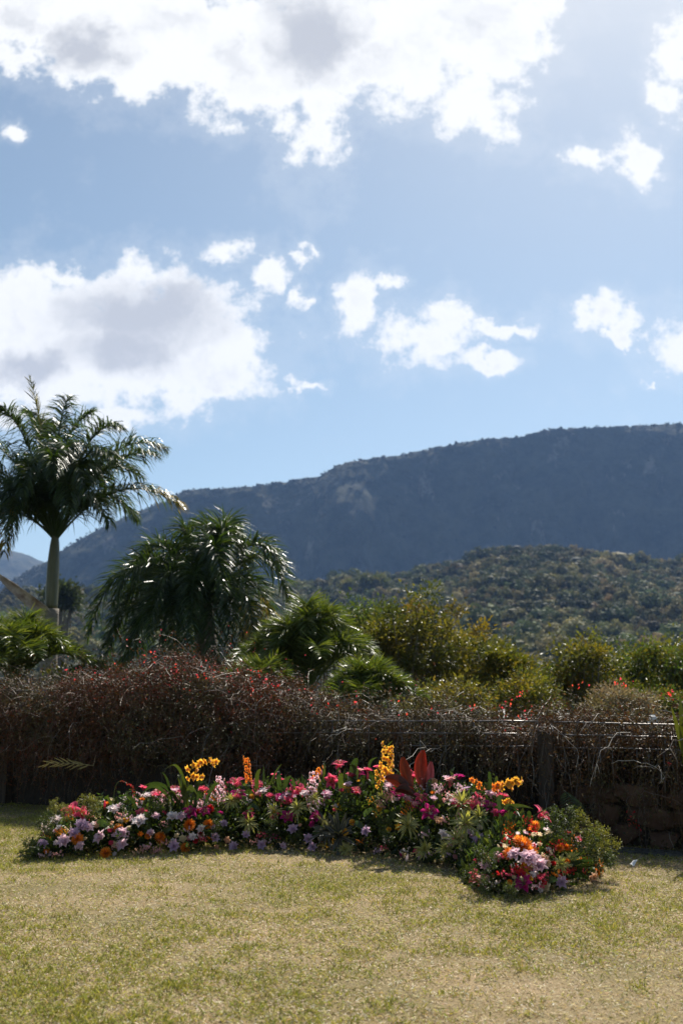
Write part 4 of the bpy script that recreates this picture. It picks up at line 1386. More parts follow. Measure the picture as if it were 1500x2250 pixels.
# bank: photo columns, front foot, crest
AX = [40, 75, 130, 200, 300, 400, 500, 600, 700, 800, 880, 950, 1020, 1090, 1150, 1200]
AF = [1886, 1890, 1890, 1886, 1880, 1874, 1868, 1866, 1870, 1882, 1894, 1906, 1914, 1914, 1905, 1885]
AT = [1876, 1830, 1784, 1764, 1750, 1732, 1722, 1720, 1710, 1698, 1702, 1716, 1726, 1732, 1766, 1830]
BX = [1020, 1045, 1080, 1120, 1170, 1220, 1270, 1310, 1335]
BF = [1935, 1958, 1966, 1974, 1972, 1962, 1948, 1925, 1905]
BT = [1915, 1880, 1850, 1822, 1800, 1808, 1838, 1872, 1892]
DEP_A, DEP_B = 1.05, 1.0


def bank(which, px):
    xs_, fs, ts, dep = (AX, AF, AT, DEP_A) if which == 'A' else (BX, BF, BT, DEP_B)
    f = np.interp(px, xs_, fs); t = np.interp(px, xs_, ts)
    yf = ground_at(px, f)[1]
    yt = yf + dep * 0.55
    return yf, yt, max(0.05, at(px, t, yt)[2]), dep


def on_bank(px, py):
    """point of the bank's skin seen at this photo pixel, its outward direction, and whether it stands clear above the crest"""
    which = 'B' if (px > 1095 and py > 1790) or (px > 1022 and py > 1872) else 'A'
    yf, yt, h, dep = bank(which, px)
    best = None
    for ph in np.linspace(0.04, math.pi / 2, 60):
        Y = yf + (yt - yf) * (1 - math.cos(ph)); z = h * math.sin(ph)
        zz = at(px, py, Y)[2]
        e = abs(zz - z)
        if best is None or e < best[0]:
            best = (e, ph, Y, zz)
    e, ph, Y, zz = best
    p = at(px, py, Y - 0.035)
    p[2] = max(p[2], 0.025)
    nrm = unit(np.array([rg.normal(0, .3), -math.cos(ph) - 0.1, math.sin(ph) + 0.5]))
    return p, nrm, zz - h


PINK = ((0.78, 0.30, 0.36), (0.74, 0.05, 0.16), (0.80, 0.22, 0.32))
MAG = ((0.55, 0.12, 0.30), (0.42, 0.015, 0.16), (0.55, 0.05, 0.26))
PALEP = ((0.80, 0.55, 0.62), (0.80, 0.58, 0.70), (0.86, 0.74, 0.82))
WHITE = ((0.75, 0.74, 0.58), (0.84, 0.80, 0.82), (0.88, 0.86, 0.88))
LILAC = ((0.62, 0.44, 0.58), (0.60, 0.42, 0.62), (0.74, 0.62, 0.76))
ORNG = ((0.75, 0.20, 0.03), (0.82, 0.26, 0.02), (0.85, 0.36, 0.06))
YELL = ((0.60, 0.28, 0.02), (0.80, 0.46, 0.03), (0.85, 0.58, 0.10))
RED = ((0.45, 0.02, 0.02), (0.62, 0.025, 0.03), (0.68, 0.06, 0.06))
PEACH = ((0.75, 0.42, 0.22), (0.80, 0.52, 0.34), (0.84, 0.66, 0.48))
CREAM = ((0.66, 0.58, 0.26), (0.80, 0.72, 0.48), (0.84, 0.80, 0.62))
SALMON = ((0.70, 0.30, 0.26), (0.80, 0.40, 0.42), (0.84, 0.58, 0.58))


def petal_arrays(Lp, Wp, th0, th1, cols, cup=0.25, nu=6, nv=5, shape=0.85, shift=0.06, wave=0.0):
    """petal growing from the flower's middle: starts at th0 from the axis and bends out to th1"""
    t = np.linspace(0, 1, nu); th = th0 + (th1 - th0) * t ** 1.2
    dx = np.sin(th); dz = np.cos(th)
    x = np.concatenate([[0], np.cumsum((dx[1:] + dx[:-1]) / 2)]) / (nu - 1) * Lp
    z = np.concatenate([[0], np.cumsum((dz[1:] + dz[:-1]) / 2)]) / (nu - 1) * Lp
    w = Wp * np.sin(np.pi * np.clip(shift + (1 - shift) * t, 0, 1) ** shape) ** 0.75
    w[-1] = Wp * 0.05
    V, C = [], []
    c0, c1, c2 = (np.array(c) for c in cols)
    for i in range(nu):
        for j in range(nv):
            a = (j / (nv - 1) - .5) * 2
            lift = cup * w[i] * a * a + wave * Wp * math.sin(3.0 * t[i] * math.pi + j * 2.1) * abs(a)
            V.append((x[i] - math.cos(th[i]) * lift, a * w[i] / 2, z[i] + math.sin(th[i]) * lift))
            c = c0 + (c1 - c0) * min(1, t[i] * 2.2)
            C.append(c + (c2 - c) * abs(a) ** 1.5 * 0.8)
    V, Q = grid_mesh(np.array(V).reshape(nu, nv, 3))
    return V, Q, np.array(C)


def spin(V, a, tilt=0.0):
    c, s = math.cos(a), math.sin(a)
    return V @ np.array([[c, -s, 0], [s, c, 0], [0, 0, 1]]).T


_cache = {}


def cached(key, fn):
    if key not in _cache:
        _cache[key] = fn()
    return _cache[key]


CN = {}
for nm in ('PINK', 'MAG', 'PALEP', 'WHITE', 'LILAC', 'ORNG', 'YELL', 'RED', 'PEACH', 'CREAM', 'SALMON'):
    CN[nm] = globals()[nm]
CW = {'PINK': 'deep pink', 'MAG': 'magenta', 'PALEP': 'pale pink', 'WHITE': 'white', 'LILAC': 'lilac', 'ORNG': 'orange', 'YELL': 'yellow', 'RED': 'red', 'PEACH': 'peach', 'CREAM': 'cream', 'SALMON': 'salmon pink'}
GREEN = (0.06, 0.10, 0.025)


def lily_petal(cn):
    def f():
        V, Q, C = petal_arrays(0.080, 0.043, 0.35, 1.95, CN[cn], cup=0.3, wave=0.05)
        return Geo().add(V, Q, None, C).mesh('petal', M['petal'])
    return cached(('lp', cn), f)


def lily_heart(cn):
    def f():
        g = Geo()
        g.add(*tube(np.array([(0, 0, -.07), (0, .004, -.03), (0, 0, .0), (0, 0, .012)]), [.003, .004, .007, .005], 6), col=GREEN)
        for k in range(6):
            a = k * math.pi / 3 + .5
            e = np.array([math.cos(a) * .026, math.sin(a) * .026, .052])
            g.add(*tube(bez((0, 0, .01), e * np.array([.4, .4, .7]), e, 4), [.0012] * 4, 3), col=(0.5, 0.55, 0.3))
            g.add(*tube(np.array([e - (0.004 * math.sin(a), -.004 * math.cos(a), 0), e + (0.006 * math.sin(a), -.006 * math.cos(a), .002)]), [.0024, .002], 4), col=(0.32, 0.10, 0.02))
        g.add(*tube(bez((0, 0, .01), (0, 0, .04), (.004, 0, .066), 4), [.0018, .0016, .0016, .003], 4), col=(0.45, 0.5, 0.2))
        return g.mesh('lily', M['petal'])
    return cached(('lh', cn), f)


def orient(o, p, nrm, s, roll=None):
    q = Vector([float(v) for v in nrm]).to_track_quat('Z', 'Y')
    q = q @ Quaternion((0, 0, 1), rg.uniform(0, 6.28) if roll is None else roll)
    o.matrix_local = Matrix.LocRotScale(Vector([float(v) for v in (p - A0)]), q, Vector((s, s, s)))


def add_part(name, me, p, nrm, s=1.0, roll=None, label=None):
    o = link(name, me, arr)
    orient(o, p, nrm, s, roll)
    if label:
        o['label'] = label
    return o


def lily(px, py, cn, s=1.0, nrm=None):
    p, n, _ = on_bank(px, py)
    o = add_part('lily', lily_heart(cn), p, n if nrm is None else unit(np.array(nrm, float)), s, label=CW[cn] + ' open lily')
    for k in range(6):
        c = link('petal', lily_petal(cn), o)
        f = (1.0 if k % 2 else 0.9) * rg.uniform(.92, 1.08)
        c.matrix_local = Matrix.LocRotScale(Vector((0, 0, 0.002 * (k % 2))), Quaternion((0, 0, 1), k * math.pi / 3 + rg.normal(0, .07)) @ Quaternion((0, 1, 0), rg.normal(0, .1)), Vector((f, f * rg.uniform(.9, 1.1), f)))
    return o


def double_lily(cn, v):
    def f():
        g = Geo(); r2 = np.random.default_rng(300 + v)
        for ring, (n, Lp, t0, t1) in enumerate([(7, .070, .5, 1.6), (7, .062, .4, 1.25), (6, .052, .25, .9), (5, .04, .1, .5)]):
            for k in range(n):
                V, Q, C = petal_arrays(Lp * r2.uniform(.9, 1.1), .036, t0, t1 + r2.normal(0, .15), CN[cn], cup=.35, nu=5, nv=3, wave=.06)
                g.add(spin(V, k * 2 * math.pi / n + ring * .5 + r2.normal(0, .1)) + np.array([0, 0, .003 * ring]), Q, None, C)
        g.add(*tube(np.array([(0, 0, -.07), (0, 0, 0), (0, 0, .008)]), [.003, .006, .004], 5), col=GREEN)
        return g.mesh('double_lily', M['petal'])
    return cached(('dl', cn, v), f)


def pincushion(cn, v):
    def f():
        g = Geo(); r2 = np.random.default_rng(320 + v)
        n = 90
        for k in range(n):
            z = 1 - 1.35 * (k + .5) / n; a = k * 2.399
            d = np.array([math.sqrt(max(0, 1 - z * z)) * math.cos(a), math.sqrt(max(0, 1 - z * z)) * math.sin(a), z])
            b = d * .018; e = d * .044 * r2.uniform(.85, 1.1) + np.array([0, 0, .006])
            sd = unit(np.cross(d, (0.2, 0.5, 1)))
            V, Q = ribbon(np.array([b, (b + e) / 2 + np.array([0, 0, .004]), e]), [.0035, .005, .003], sd)
            c = np.array(CN[cn][1]) * r2.uniform(.7, 1.2)
            g.add(V, Q, None, np.array([c * .7, c * .7, c, c, np.array(CN[cn][2]), np.array(CN[cn][2])]))
        g.add(*tube(np.array([(0, 0, -.05), (0, 0, -.015), (0, 0, .012)]), [.003, .014, .016], 8), col=np.array(CN[cn][0]) * .6)
        return g.mesh('pincushion_flower', M['petal'])
    return cached(('pc', cn, v), f)


def ranunculus(cn, v):
    def f():
        g = Geo(); r2 = np.random.default_rng(340 + v)
        for ring, (n, Lp, t0, t1, r0) in enumerate([(6, .042, 1.5, .35, .004), (6, .036, 1.35, .1, .003), (5, .030, 1.2, -.15, .002), (4, .023, 1.0, -.4, .001)]):
            for k in range(n):
                V, Q, C = petal_arrays(Lp, .034 - .005 * ring, t0, t1, CN[cn], cup=.35, nu=5, nv=5, shape=.6)
                g.add(spin(V + np.array([r0, 0, .002 * ring - .012]), k * 2 * math.pi / n + ring * .7 + r2.normal(0, .12)), Q, None, C)
        g.add(*tube(np.array([(0, 0, -.06), (0, 0, -.012)]), [.003, .004], 5), col=GREEN)
        return g.mesh('ranunculus', M['petal'])
    return cached(('rn', cn, v), f)


def orchid_blossom(cn):
    def f():
        g = Geo()
        for k, (a, Lp, w) in enumerate([(math.pi / 2, .042, .027), (math.pi / 2 + 1.25, .042, .031), (math.pi / 2 - 1.25, .042, .031), (math.pi / 2 + 2.45, .039, .025), (math.pi / 2 - 2.45, .039, .025)]):
            V, Q, C = petal_arrays(Lp, w, .9, 1.75, CN[cn], cup=.25, nu=5, nv=3, shape=.75)
            g.add(spin(V, a), Q, None, C)
        V, Q, C = petal_arrays(.026, .024, .3, 1.7, ((0.5, 0.1, 0.02), (0.62, 0.25, 0.05), (0.75, 0.55, 0.3)), cup=.6, nu=4, nv=3)
        g.add(spin(V, -math.pi / 2) + np.array([0, 0, .004]), Q, None, C)
        return g.mesh('blossom', M['petal'])
    return cached(('ob', cn), f)


def small_blossom(cn):
    def f():
        g = Geo()
        for k in range(5):
            V, Q, C = petal_arrays(.017, .013, .7, 1.6, CN[cn], cup=.3, nu=4, nv=3, shape=.7)
            g.add(spin(V, k * 2 * math.pi / 5), Q, None, C)
        g.add(*tube(np.array([(0, 0, -.02), (0, 0, .003)]), [.0012, .002], 4), col=(0.4, 0.4, 0.1))
        return np.concatenate(g.V), np.concatenate(g.Q), (np.concatenate(g.T) if g.T else None), np.concatenate(g.C)
    return cached(('sb', cn), f)


def spray(name, p0, p1, p2, cn, nb, s, small=False, spread=.02, start=.3, label=None, droop=0.0):
    """flower spike: a stem with separate blossoms round it (points in world space)"""
    P = bez(p0, p1, p2, 16)
    base = P[0]
    g = Geo().add(*tube(P - base, np.linspace(.0042, .0018, 16), 5), col=(0.11, 0.13, 0.035))
    if small:                     # tiny florets: one mesh for the whole cluster
        Vb, Qb, Tb, Cb = small_blossom(cn)
    else:
        o = link(name, g.mesh(name, M['leaf']), arr, tuple(float(v) for v in base - A0))
        me = orchid_blossom(cn)
    for k in range(nb):
        t = start + (1 - start) * (k + .5) / nb
        f = t * 15; i = min(int(f), 14)
        c = P[i] + (P[i + 1] - P[i]) * (f - i)
        a = k * 2.399
        out_ = unit(np.array([math.cos(a), -abs(math.sin(a)) * .9 - .15, .25 * math.sin(a * 1.7) - droop]))
        q = Vector(out_).to_track_quat('Z', 'Y') @ Quaternion((0, 0, 1), rg.normal(0, .4))
        ss = s * (1.0 - .35 * t) * rg.uniform(.85, 1.15)
        where = c - base + out_ * spread * s * rg.uniform(.5, 1.1)
        if small:
            g.add(Vb @ (np.array(q.to_matrix()).T * ss) + where, Qb, Tb, Cb * rg.uniform(.8, 1.1), m=1)
        else:
            b = link('blossom', me, o)
            b.matrix_local = Matrix.LocRotScale(Vector(where), q, Vector((ss, ss, ss)))
    if small:
        o = link(name, g.mesh(name, [M['leaf'], M['petal']]), arr, tuple(float(v) for v in base - A0))
    if label:
        o['label'] = label
    return o


def bud_mesh(cn):
    def f():
        n, k = 9, 9
        t = np.linspace(0, 1, n)
        r = .0115 * np.sin(np.pi * (t * .86 + .1)) ** .8
        g = Geo(); V = []; C = []
        for i in range(n):
            for j in range(k):
                a = 2 * math.pi * j / k
                rr = r[i] * (1 + .16 * math.cos(3 * a))
                V.append((rr * math.cos(a), rr * math.sin(a), t[i] * .085))
                C.append(np.array(GREEN) * 2 * (1 - min(1, t[i] * 3)) + np.array(CN[cn][1 if i % 2 else 2]) * min(1, t[i] * 3))
        i, j = np.meshgrid(np.arange(n - 1), np.arange(k), indexing='ij')
        Q = np.stack([i * k + j, i * k + (j + 1) % k, (i + 1) * k + (j + 1) % k, (i + 1) * k + j], -1).reshape(-1, 4)
        g.add(np.array(V), Q, None, np.array(C))
        g.add(*tube(np.array([(0, 0, -.06), (0, .004, -.03), (0, 0, .004)]), [.0025, .0025, .004], 5), col=GREEN)
        return g.mesh('bud', M['petal'])
    return cached(('bd', cn), f)


def tuft_mesh(v, n=46, Lf=.13, w=.0065, edge=(0.60, 0.55, 0.22), mid=(0.04, 0.07, 0.02), droop=1.0):
    def f():
        g = Geo(); r2 = np.random.default_rng(360 + v)
        for k in range(n):
            a = k * 2.399; el = r2.uniform(-.1, 1.35)
            d = np.array([math.cos(a) * math.cos(el), math.sin(a) * math.cos(el), math.sin(el)])
            ll = Lf * r2.uniform(.7, 1.15)
            pts = bez((0, 0, 0), d * ll * .6, d * ll + np.array([0, 0, -.45 * ll * droop * math.cos(el)]), 7)
            sd = unit(np.cross(d, (0.05, 0.02, 1)))
            W = w * np.array([.6, .9, 1, 1, .85, .55, .05])
            up = unit(np.cross(sd, d))
            Vs = []
            Cs = []
            for i in range(7):
                for q, e in zip((-1, -.62, 0, .62, 1), (1, .8, 0, .8, 1)):
                    Vs.append(pts[i] + sd * q * W[i] + up * abs(q) * W[i] * .35)
                    Cs.append((np.array(edge) * e + np.array(mid) * (1 - e)) * r2.uniform(.9, 1.1))
            V, Q = grid_mesh(np.array(Vs).reshape(7, 5, 3))
            g.add(V, Q, None, np.array(Cs))
        return g.mesh('leaf_tuft', M['leaf'])
    return cached(('tf', v, n, Lf), f)


def sprig_mesh(v, n=13, Lf=.2, leaf=.055, wid=.5, cols=((0.05, 0.085, 0.022), (0.07, 0.10, 0.03)), dull=False):
    def f():
        g = Geo(); r2 = np.random.default_rng(380 + v)
        pts = bez((0, 0, 0), (r2.normal(0, .02), r2.normal(0, .02), Lf * .6), (r2.normal(0, .05), r2.normal(0, .05), Lf), 12)
        g.add(*tube(pts, np.linspace(.003, .001, 12), 4), col=(0.07, 0.08, 0.03))
        t = np.linspace(.12, 1, n); i = np.minimum((t * 11).astype(int), 11)
        a = np.arange(n) * 2.399
        d = unit(np.stack([np.cos(a), np.sin(a), r2.uniform(.2, .8, n)], -1))
        s = leaf * r2.uniform(.75, 1.2, n)
        g.inst(LEAFV, None, LEAFT, pts[i], frames(d, rg=r2) * np.stack([s * wid, s, s], -1)[:, None, :], pick(cols, n, r2, .12))
        return g.mesh('leaf_sprig', M['dullleaf' if dull else 'leaf'])
    return cached(('sp', v, n, Lf, leaf, wid), f)


def plume_mesh(v, Lf=.24, cols=((0.075, 0.085, 0.025), (0.11, 0.115, 0.035), (0.05, 0.065, 0.022))):
    """soft branching evergreen plume"""
    def f():
        g = Geo(); r2 = np.random.default_rng(400 + v)
        pts = bez((0, 0, 0), (.01, 0, Lf * .6), (.05, .0, Lf), 12)
        g.add(*tube(pts, np.linspace(.004, .001, 12), 4), col=(0.08, 0.07, 0.03))
        P, D = [], []
        for k in range(26):
            t = r2.uniform(.1, 1); b = pts[min(int(t * 11), 11)]
            d = unit(np.array([r2.normal(), r2.normal(), r2.uniform(.3, 1.2)]))
            ll = Lf * .5 * (1.15 - .7 * t)
            e = b + d * ll
            g.add(*tube(np.array([b, (b + e) / 2, e]), [.0014, .001, .0006], 3), col=(0.07, 0.075, 0.03))
            m_ = 26
            tt = r2.uniform(.2, 1.05, m_)
            P.append(b + (e - b) * tt[:, None] + r2.normal(0, .009, (m_, 3))); D.append(unit(d + r2.normal(0, .7, (m_, 3))))
        P = np.concatenate(P); D = np.concatenate(D); n = len(P)
        s = r2.uniform(.011, .020, n)
        g.inst(LEAFV, None, LEAFT, P, frames(D, rg=r2) * np.stack([s * .45, s, s], -1)[:, None, :], pick(cols, n, r2, .2))
        return g.mesh('evergreen_plume', M['leaf'])
    return cached(('pl', v, cols), f)


def strap(p0, p1, p2, w, col, name='strap_leaf', label=None):
    P = bez(p0, p1, p2, 12)
    base = P[0]
    sd = np.cross(unit(P[-1] - P[0]), (0.1, 1, .3)); sd = unit(sd + np.array([0, .3, 0]))
    t = np.linspace(0, 1, 12)
    W = w * np.clip(np.sin(np.pi * (t * .8 + .19)) ** .6, .05, 1); W[-1] = .0006
    up = np.array([0, -.4, .9])
    V = np.stack([P - sd * W[:, None] + up * W[:, None] * .5, P, P + sd * W[:, None] + up * W[:, None] * .5], 1) - base
    V, Q = grid_mesh(V)
    c = np.array(col) * rg.uniform(.85, 1.15)
    o = link(name, Geo().add(V, Q, None, c).mesh(name, M['leaf']), arr, tuple(float(v) for v in base - A0))
    if label:
        o['label'] = label


def cordyline(base_px, tip_px, mid_px, Y, wpx, cols, label):
    p0, p1, p2 = at(*base_px, Y), at(*mid_px, Y + .03), at(*tip_px, Y - .03)
    n, k = 14, 9
    P = bez(p0, p1, p2, n)
    ax = unit(P[-1] - P[0]); sd = unit(np.cross(ax, (0.0, 1, .1))); nr = np.cross(sd, ax)
    t = np.linspace(0, 1, n)
    W = wpx * .84 * Y / FPX / 2 * np.clip(np.sin(np.pi * (.1 + .87 * t) ** 1.25), .06, 1) ** .7
    V, C = [], []
    for i in range(n):
        for j in range(k):
            a = (j - 4) / 4
            V.append(P[i] + sd * a * W[i] + nr * (abs(a) * W[i] * .4 + .004 * math.sin(a * 9 + t[i] * 6)) - P[0])
            vein = .75 + .4 * (math.sin(a * 16 + t[i] * 7 * np.sign(a)) > .2)
            C.append(np.array(cols[0]) * vein * (1 - abs(a) * .3) + np.array(cols[1]) * (abs(a) ** 4) * .7)  # brighter rim colour stands in for light at the leaf edges
    V, Q = grid_mesh(np.array(V).reshape(n, k, 3))
    link('broad_leaf', Geo().add(V, Q, None, np.clip(C, .005, .9)).mesh('broad_leaf', M['redleaf']), arr, tuple(float(v) for v in P[0] - A0), label=label)


# ---- green filling of the bank, front and back
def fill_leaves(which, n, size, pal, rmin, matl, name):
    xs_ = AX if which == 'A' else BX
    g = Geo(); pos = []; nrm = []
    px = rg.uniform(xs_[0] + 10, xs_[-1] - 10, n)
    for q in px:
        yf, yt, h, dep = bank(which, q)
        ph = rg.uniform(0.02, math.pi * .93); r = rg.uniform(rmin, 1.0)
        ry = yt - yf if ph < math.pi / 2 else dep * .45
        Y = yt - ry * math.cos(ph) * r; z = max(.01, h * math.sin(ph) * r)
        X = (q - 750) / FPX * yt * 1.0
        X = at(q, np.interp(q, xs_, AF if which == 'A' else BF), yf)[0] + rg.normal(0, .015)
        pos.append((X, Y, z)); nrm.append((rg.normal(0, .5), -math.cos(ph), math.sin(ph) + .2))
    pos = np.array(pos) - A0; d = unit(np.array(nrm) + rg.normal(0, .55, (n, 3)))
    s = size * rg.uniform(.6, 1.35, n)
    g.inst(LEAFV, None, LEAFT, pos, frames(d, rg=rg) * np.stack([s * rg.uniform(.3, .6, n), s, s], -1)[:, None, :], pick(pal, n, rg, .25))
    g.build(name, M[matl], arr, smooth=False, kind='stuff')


FG = [(0.035, 0.06, 0.018), (0.05, 0.08, 0.022), (0.07, 0.10, 0.03), (0.03, 0.045, 0.02), (0.09, 0.11, 0.035)]
fill_leaves('A', 9000, .06, FG, .45, 'leaf', 'foliage')
fill_leaves('B', 3200, .05, FG, .4, 'leaf', 'foliage')
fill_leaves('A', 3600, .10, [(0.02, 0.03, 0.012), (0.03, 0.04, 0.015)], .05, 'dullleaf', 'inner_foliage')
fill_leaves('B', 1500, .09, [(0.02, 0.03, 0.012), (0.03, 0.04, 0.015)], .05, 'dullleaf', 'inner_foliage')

# ---- leaf sprigs, tufts, plumes
for k in range(120):
    px = rg.uniform(70, 1190); t = rg.random() ** .7
    py = np.interp(px, AX, AF) * (1 - t) + np.interp(px, AX, AT) * t
    p, n, _ = on_bank(px, py)
    add_part('leaf_sprig', sprig_mesh(k % 6, 13 if k % 2 else 17, .15 if k % 3 else .2, .05 if k % 2 else .034, .5 if k % 2 else .34), p - n * .09, unit(n + rg.normal(0, .3, 3) + np.array([0, 0, .35])), rg.uniform(.75, 1.15))
for px, py, s in [(655, 1782, .95), (893, 1818, 1.15), (543, 1812, .9), (1013, 1772, 1.1), (1023, 1817, 1.15), (1003, 1848, 1.0), (603, 1788, .8), (1050, 1800, .9), (930, 1870, .8), (975, 1868, .7), (760, 1870, .7), (510, 1765, .9), (690, 1760, .7), (1255, 1898, .8), (1230, 1905, .7), (840, 1760, .7)]:
    p, n, _ = on_bank(px, py)
    add_part('leaf_tuft', tuft_mesh(int(px) % 3), p + n * .02, n + np.array([0, -.2, .1]), s)
for px, py, s in [(745, 1840, 1.5), (720, 1828, 1.2)]:
    p, n, _ = on_bank(px, py)
    add_part('leaf_tuft', tuft_mesh(7, 26, .16, .010, (0.16, 0.15, 0.13), (0.03, 0.035, 0.025), .7), p, n + np.array([-.2, -.2, .2]), s, label='dark rosette of narrow leaves with pale edges')
YGP = ((0.17, 0.165, 0.045), (0.12, 0.13, 0.04), (0.20, 0.19, 0.06))
DGP = ((0.05, 0.07, 0.022), (0.075, 0.095, 0.03), (0.035, 0.05, 0.02))
for px, py, s, dx, dz, pal in [(122, 1800, .8, -.2, 1, YGP), (140, 1800, .7, .1, 1, YGP), (192, 1790, .95, 0, 1, YGP), (200, 1795, .8, .3, 1, YGP), (110, 1825, .7, -.8, .6, DGP), (100, 1850, .8, -1, .3, DGP), (95, 1870, .8, -1, .15, DGP), (120, 1830, .9, -.5, .9, DGP),
                               (1222, 1840, 1.0, .1, 1, DGP), (1240, 1835, 1.0, .25, 1, DGP), (1252, 1845, 1.0, .55, .8, YGP), (1268, 1855, 1.1, .9, .55, YGP), (1285, 1865, 1.1, 1, .3, YGP), (1260, 1870, 1.1, 1, .12, DGP), (1248, 1860, 1.0, .8, .7, DGP), (1280, 1880, .9, 1, .05, DGP), (1230, 1850, .9, -.2, 1, DGP), (1275, 1850, .9, .7, .75, YGP),
                               (335, 1790, .7, 0, .8, DGP), (1090, 1910, .9, -.3, .5, DGP), (1075, 1930, .8, -.6, .3, DGP), (1100, 1950, .8, -.3, .1, DGP), (850, 1850, .8, 0, .4, DGP), (830, 1830, .8, .2, .6, DGP), (600, 1830, .8, 0, .5, DGP), (640, 1850, .7, .2, .4, DGP), (480, 1830, .7, 0, .5, DGP), (1120, 1955, .7, 0, .1, DGP)]:
    p, n, _ = on_bank(px, min(py + 12, 1960))
    add_part('evergreen_plume', plume_mesh(int(px * 7 + py) % 3, cols=pal), p, unit(np.array([dx, -.35 if dx == 0 else -.15, dz], float)), s)

# ---- strap leaves
def yb(px, py):
    return on_bank(px, py)[0][1]


for (b, m_, t_, w) in [((385, 1775), (330, 1690), (308, 1765), 6), ((400, 1780), (360, 1700), (310, 1732), 5), ((410, 1780), (385, 1660), (400, 1730), 6), ((415, 1785), (400, 1640), (357, 1700), 4), ((430, 1785), (420, 1690), (470, 1735), 6), ((400, 1790), (420, 1680), (445, 1790), 7),
                       ((395, 1790), (380, 1700), (350, 1790), 6), ((445, 1790), (470, 1700), (490, 1730), 4), ((380, 1780), (370, 1700), (354, 1698), 3), ((425, 1790), (440, 1710), (452, 1775), 6), ((300, 1790), (300, 1760), (272, 1745), 4), ((250, 1790), (240, 1750), (232, 1752), 4),
                       ((565, 1750), (560, 1700), (573, 1690), 5), ((580, 1750), (579, 1700), (579, 1683), 2), ((590, 1735), (600, 1700), (619, 1679), 2), ((615, 1740), (610, 1700), (613, 1695), 6), ((625, 1745), (625, 1715), (640, 1705), 5), ((645, 1745), (648, 1720), (640, 1708), 4),
                       ((772, 1725), (775, 1680), (785, 1666), 8), ((778, 1725), (790, 1690), (768, 1680), 6), ((812, 1700), (805, 1670), (830, 1665), 3), ((845, 1650), (850, 1640), (862, 1628), 1.5), ((712, 1720), (712, 1690), (713, 1675), 3), ((750, 1745), (745, 1705), (752, 1700), 6),
                       ((1090, 1800), (1060, 1770), (1060, 1815), 6), ((1100, 1800), (1085, 1730), (1120, 1760), 5), ((1105, 1800), (1110, 1750), (1150, 1800), 6), ((1085, 1800), (1090, 1760), (1040, 1790), 4), ((1115, 1800), (1110, 1760), (1172, 1778), 5), ((1080, 1760), (1075, 1700), (1074, 1696), 4), ((1085, 1760), (1090, 1715), (1091, 1706), 4),
                       ((1140, 1810), (1180, 1790), (1211, 1772), 1.6), ((1160, 1810), (1162, 1790), (1162, 1782), 5), ((1120, 1800), (1125, 1765), (1142, 1795), 5), ((1080, 1800), (1080, 1760), (1080, 1835), 4), ((1095, 1770), (1060, 1735), (1020, 1733), 4), ((1240, 1915), (1265, 1890), (1305, 1893), 5), ((1250, 1920), (1270, 1905), (1302, 1900), 5),
                       ((1255, 1930), (1275, 1915), (1296, 1938), 7), ((1245, 1915), (1262, 1905), (1285, 1925), 7), ((100, 1875), (80, 1850), (72, 1885), 4), ((115, 1880), (90, 1845), (66, 1888), 4), ((120, 1880), (100, 1860), (85, 1892), 4), ((140, 1880), (120, 1870), (105, 1890), 4), ((130, 1870), (105, 1842), (88, 1842), 4)]:
    Yb = yb(*b)
    pal_ = [(0.022, 0.038, 0.016), (0.03, 0.05, 0.02), (0.048, 0.066, 0.02)][rg.integers(0, 3)]
    strap(at(b[0], b[1], Yb + .03), at(m_[0], m_[1], Yb + rg.uniform(-.03, .08)), at(t_[0], t_[1], Yb - rg.uniform(-.05, .12)), w * Yb / FPX, pal_)

# ---- broad red leaves
YC = yb(915, 1745) + .05
RC = ((0.08, 0.012, 0.008), (0.28, 0.03, 0.018)); RB = ((0.055, 0.014, 0.008), (0.14, 0.03, 0.015)); PUR = ((0.09, 0.03, 0.05), (0.20, 0.10, 0.14)); GREY_LIT = ((0.07, 0.075, 0.06), (0.12, 0.11, 0.10))
cordyline((932, 1745), (929, 1649), (918, 1690), YC, 33, RC, 'tall upright red leaf')
cordyline((906, 1745), (884, 1664), (890, 1700), YC - .02, 28, RB, 'brownish red leaf leaning left')
cordyline((940, 1742), (947, 1674), (944, 1710), YC + .03, 22, PUR, 'narrow purple leaf')
cordyline((912, 1748), (846, 1708), (880, 1712), YC - .05, 30, RB, 'low broad brown-red leaf')
cordyline((938, 1745), (958, 1712), (946, 1720), YC - .03, 24, GREY_LIT, 'short leaf with grey light painted into its colour')  # the grey is light on the leaf, put into its colour
cordyline((965, 1745), (1002, 1714), (985, 1722), YC, 16, PUR, 'dark leaf pointing right')
cordyline((915, 1752), (868, 1738), (890, 1725), YC - .08, 26, RB, 'lowest broad brown-red leaf')

# ---- sprays
def wp_(px, py, dy=0.0):
    return at(px, py, on_bank(px, max(py, 1720))[0][1] + .04 + dy)


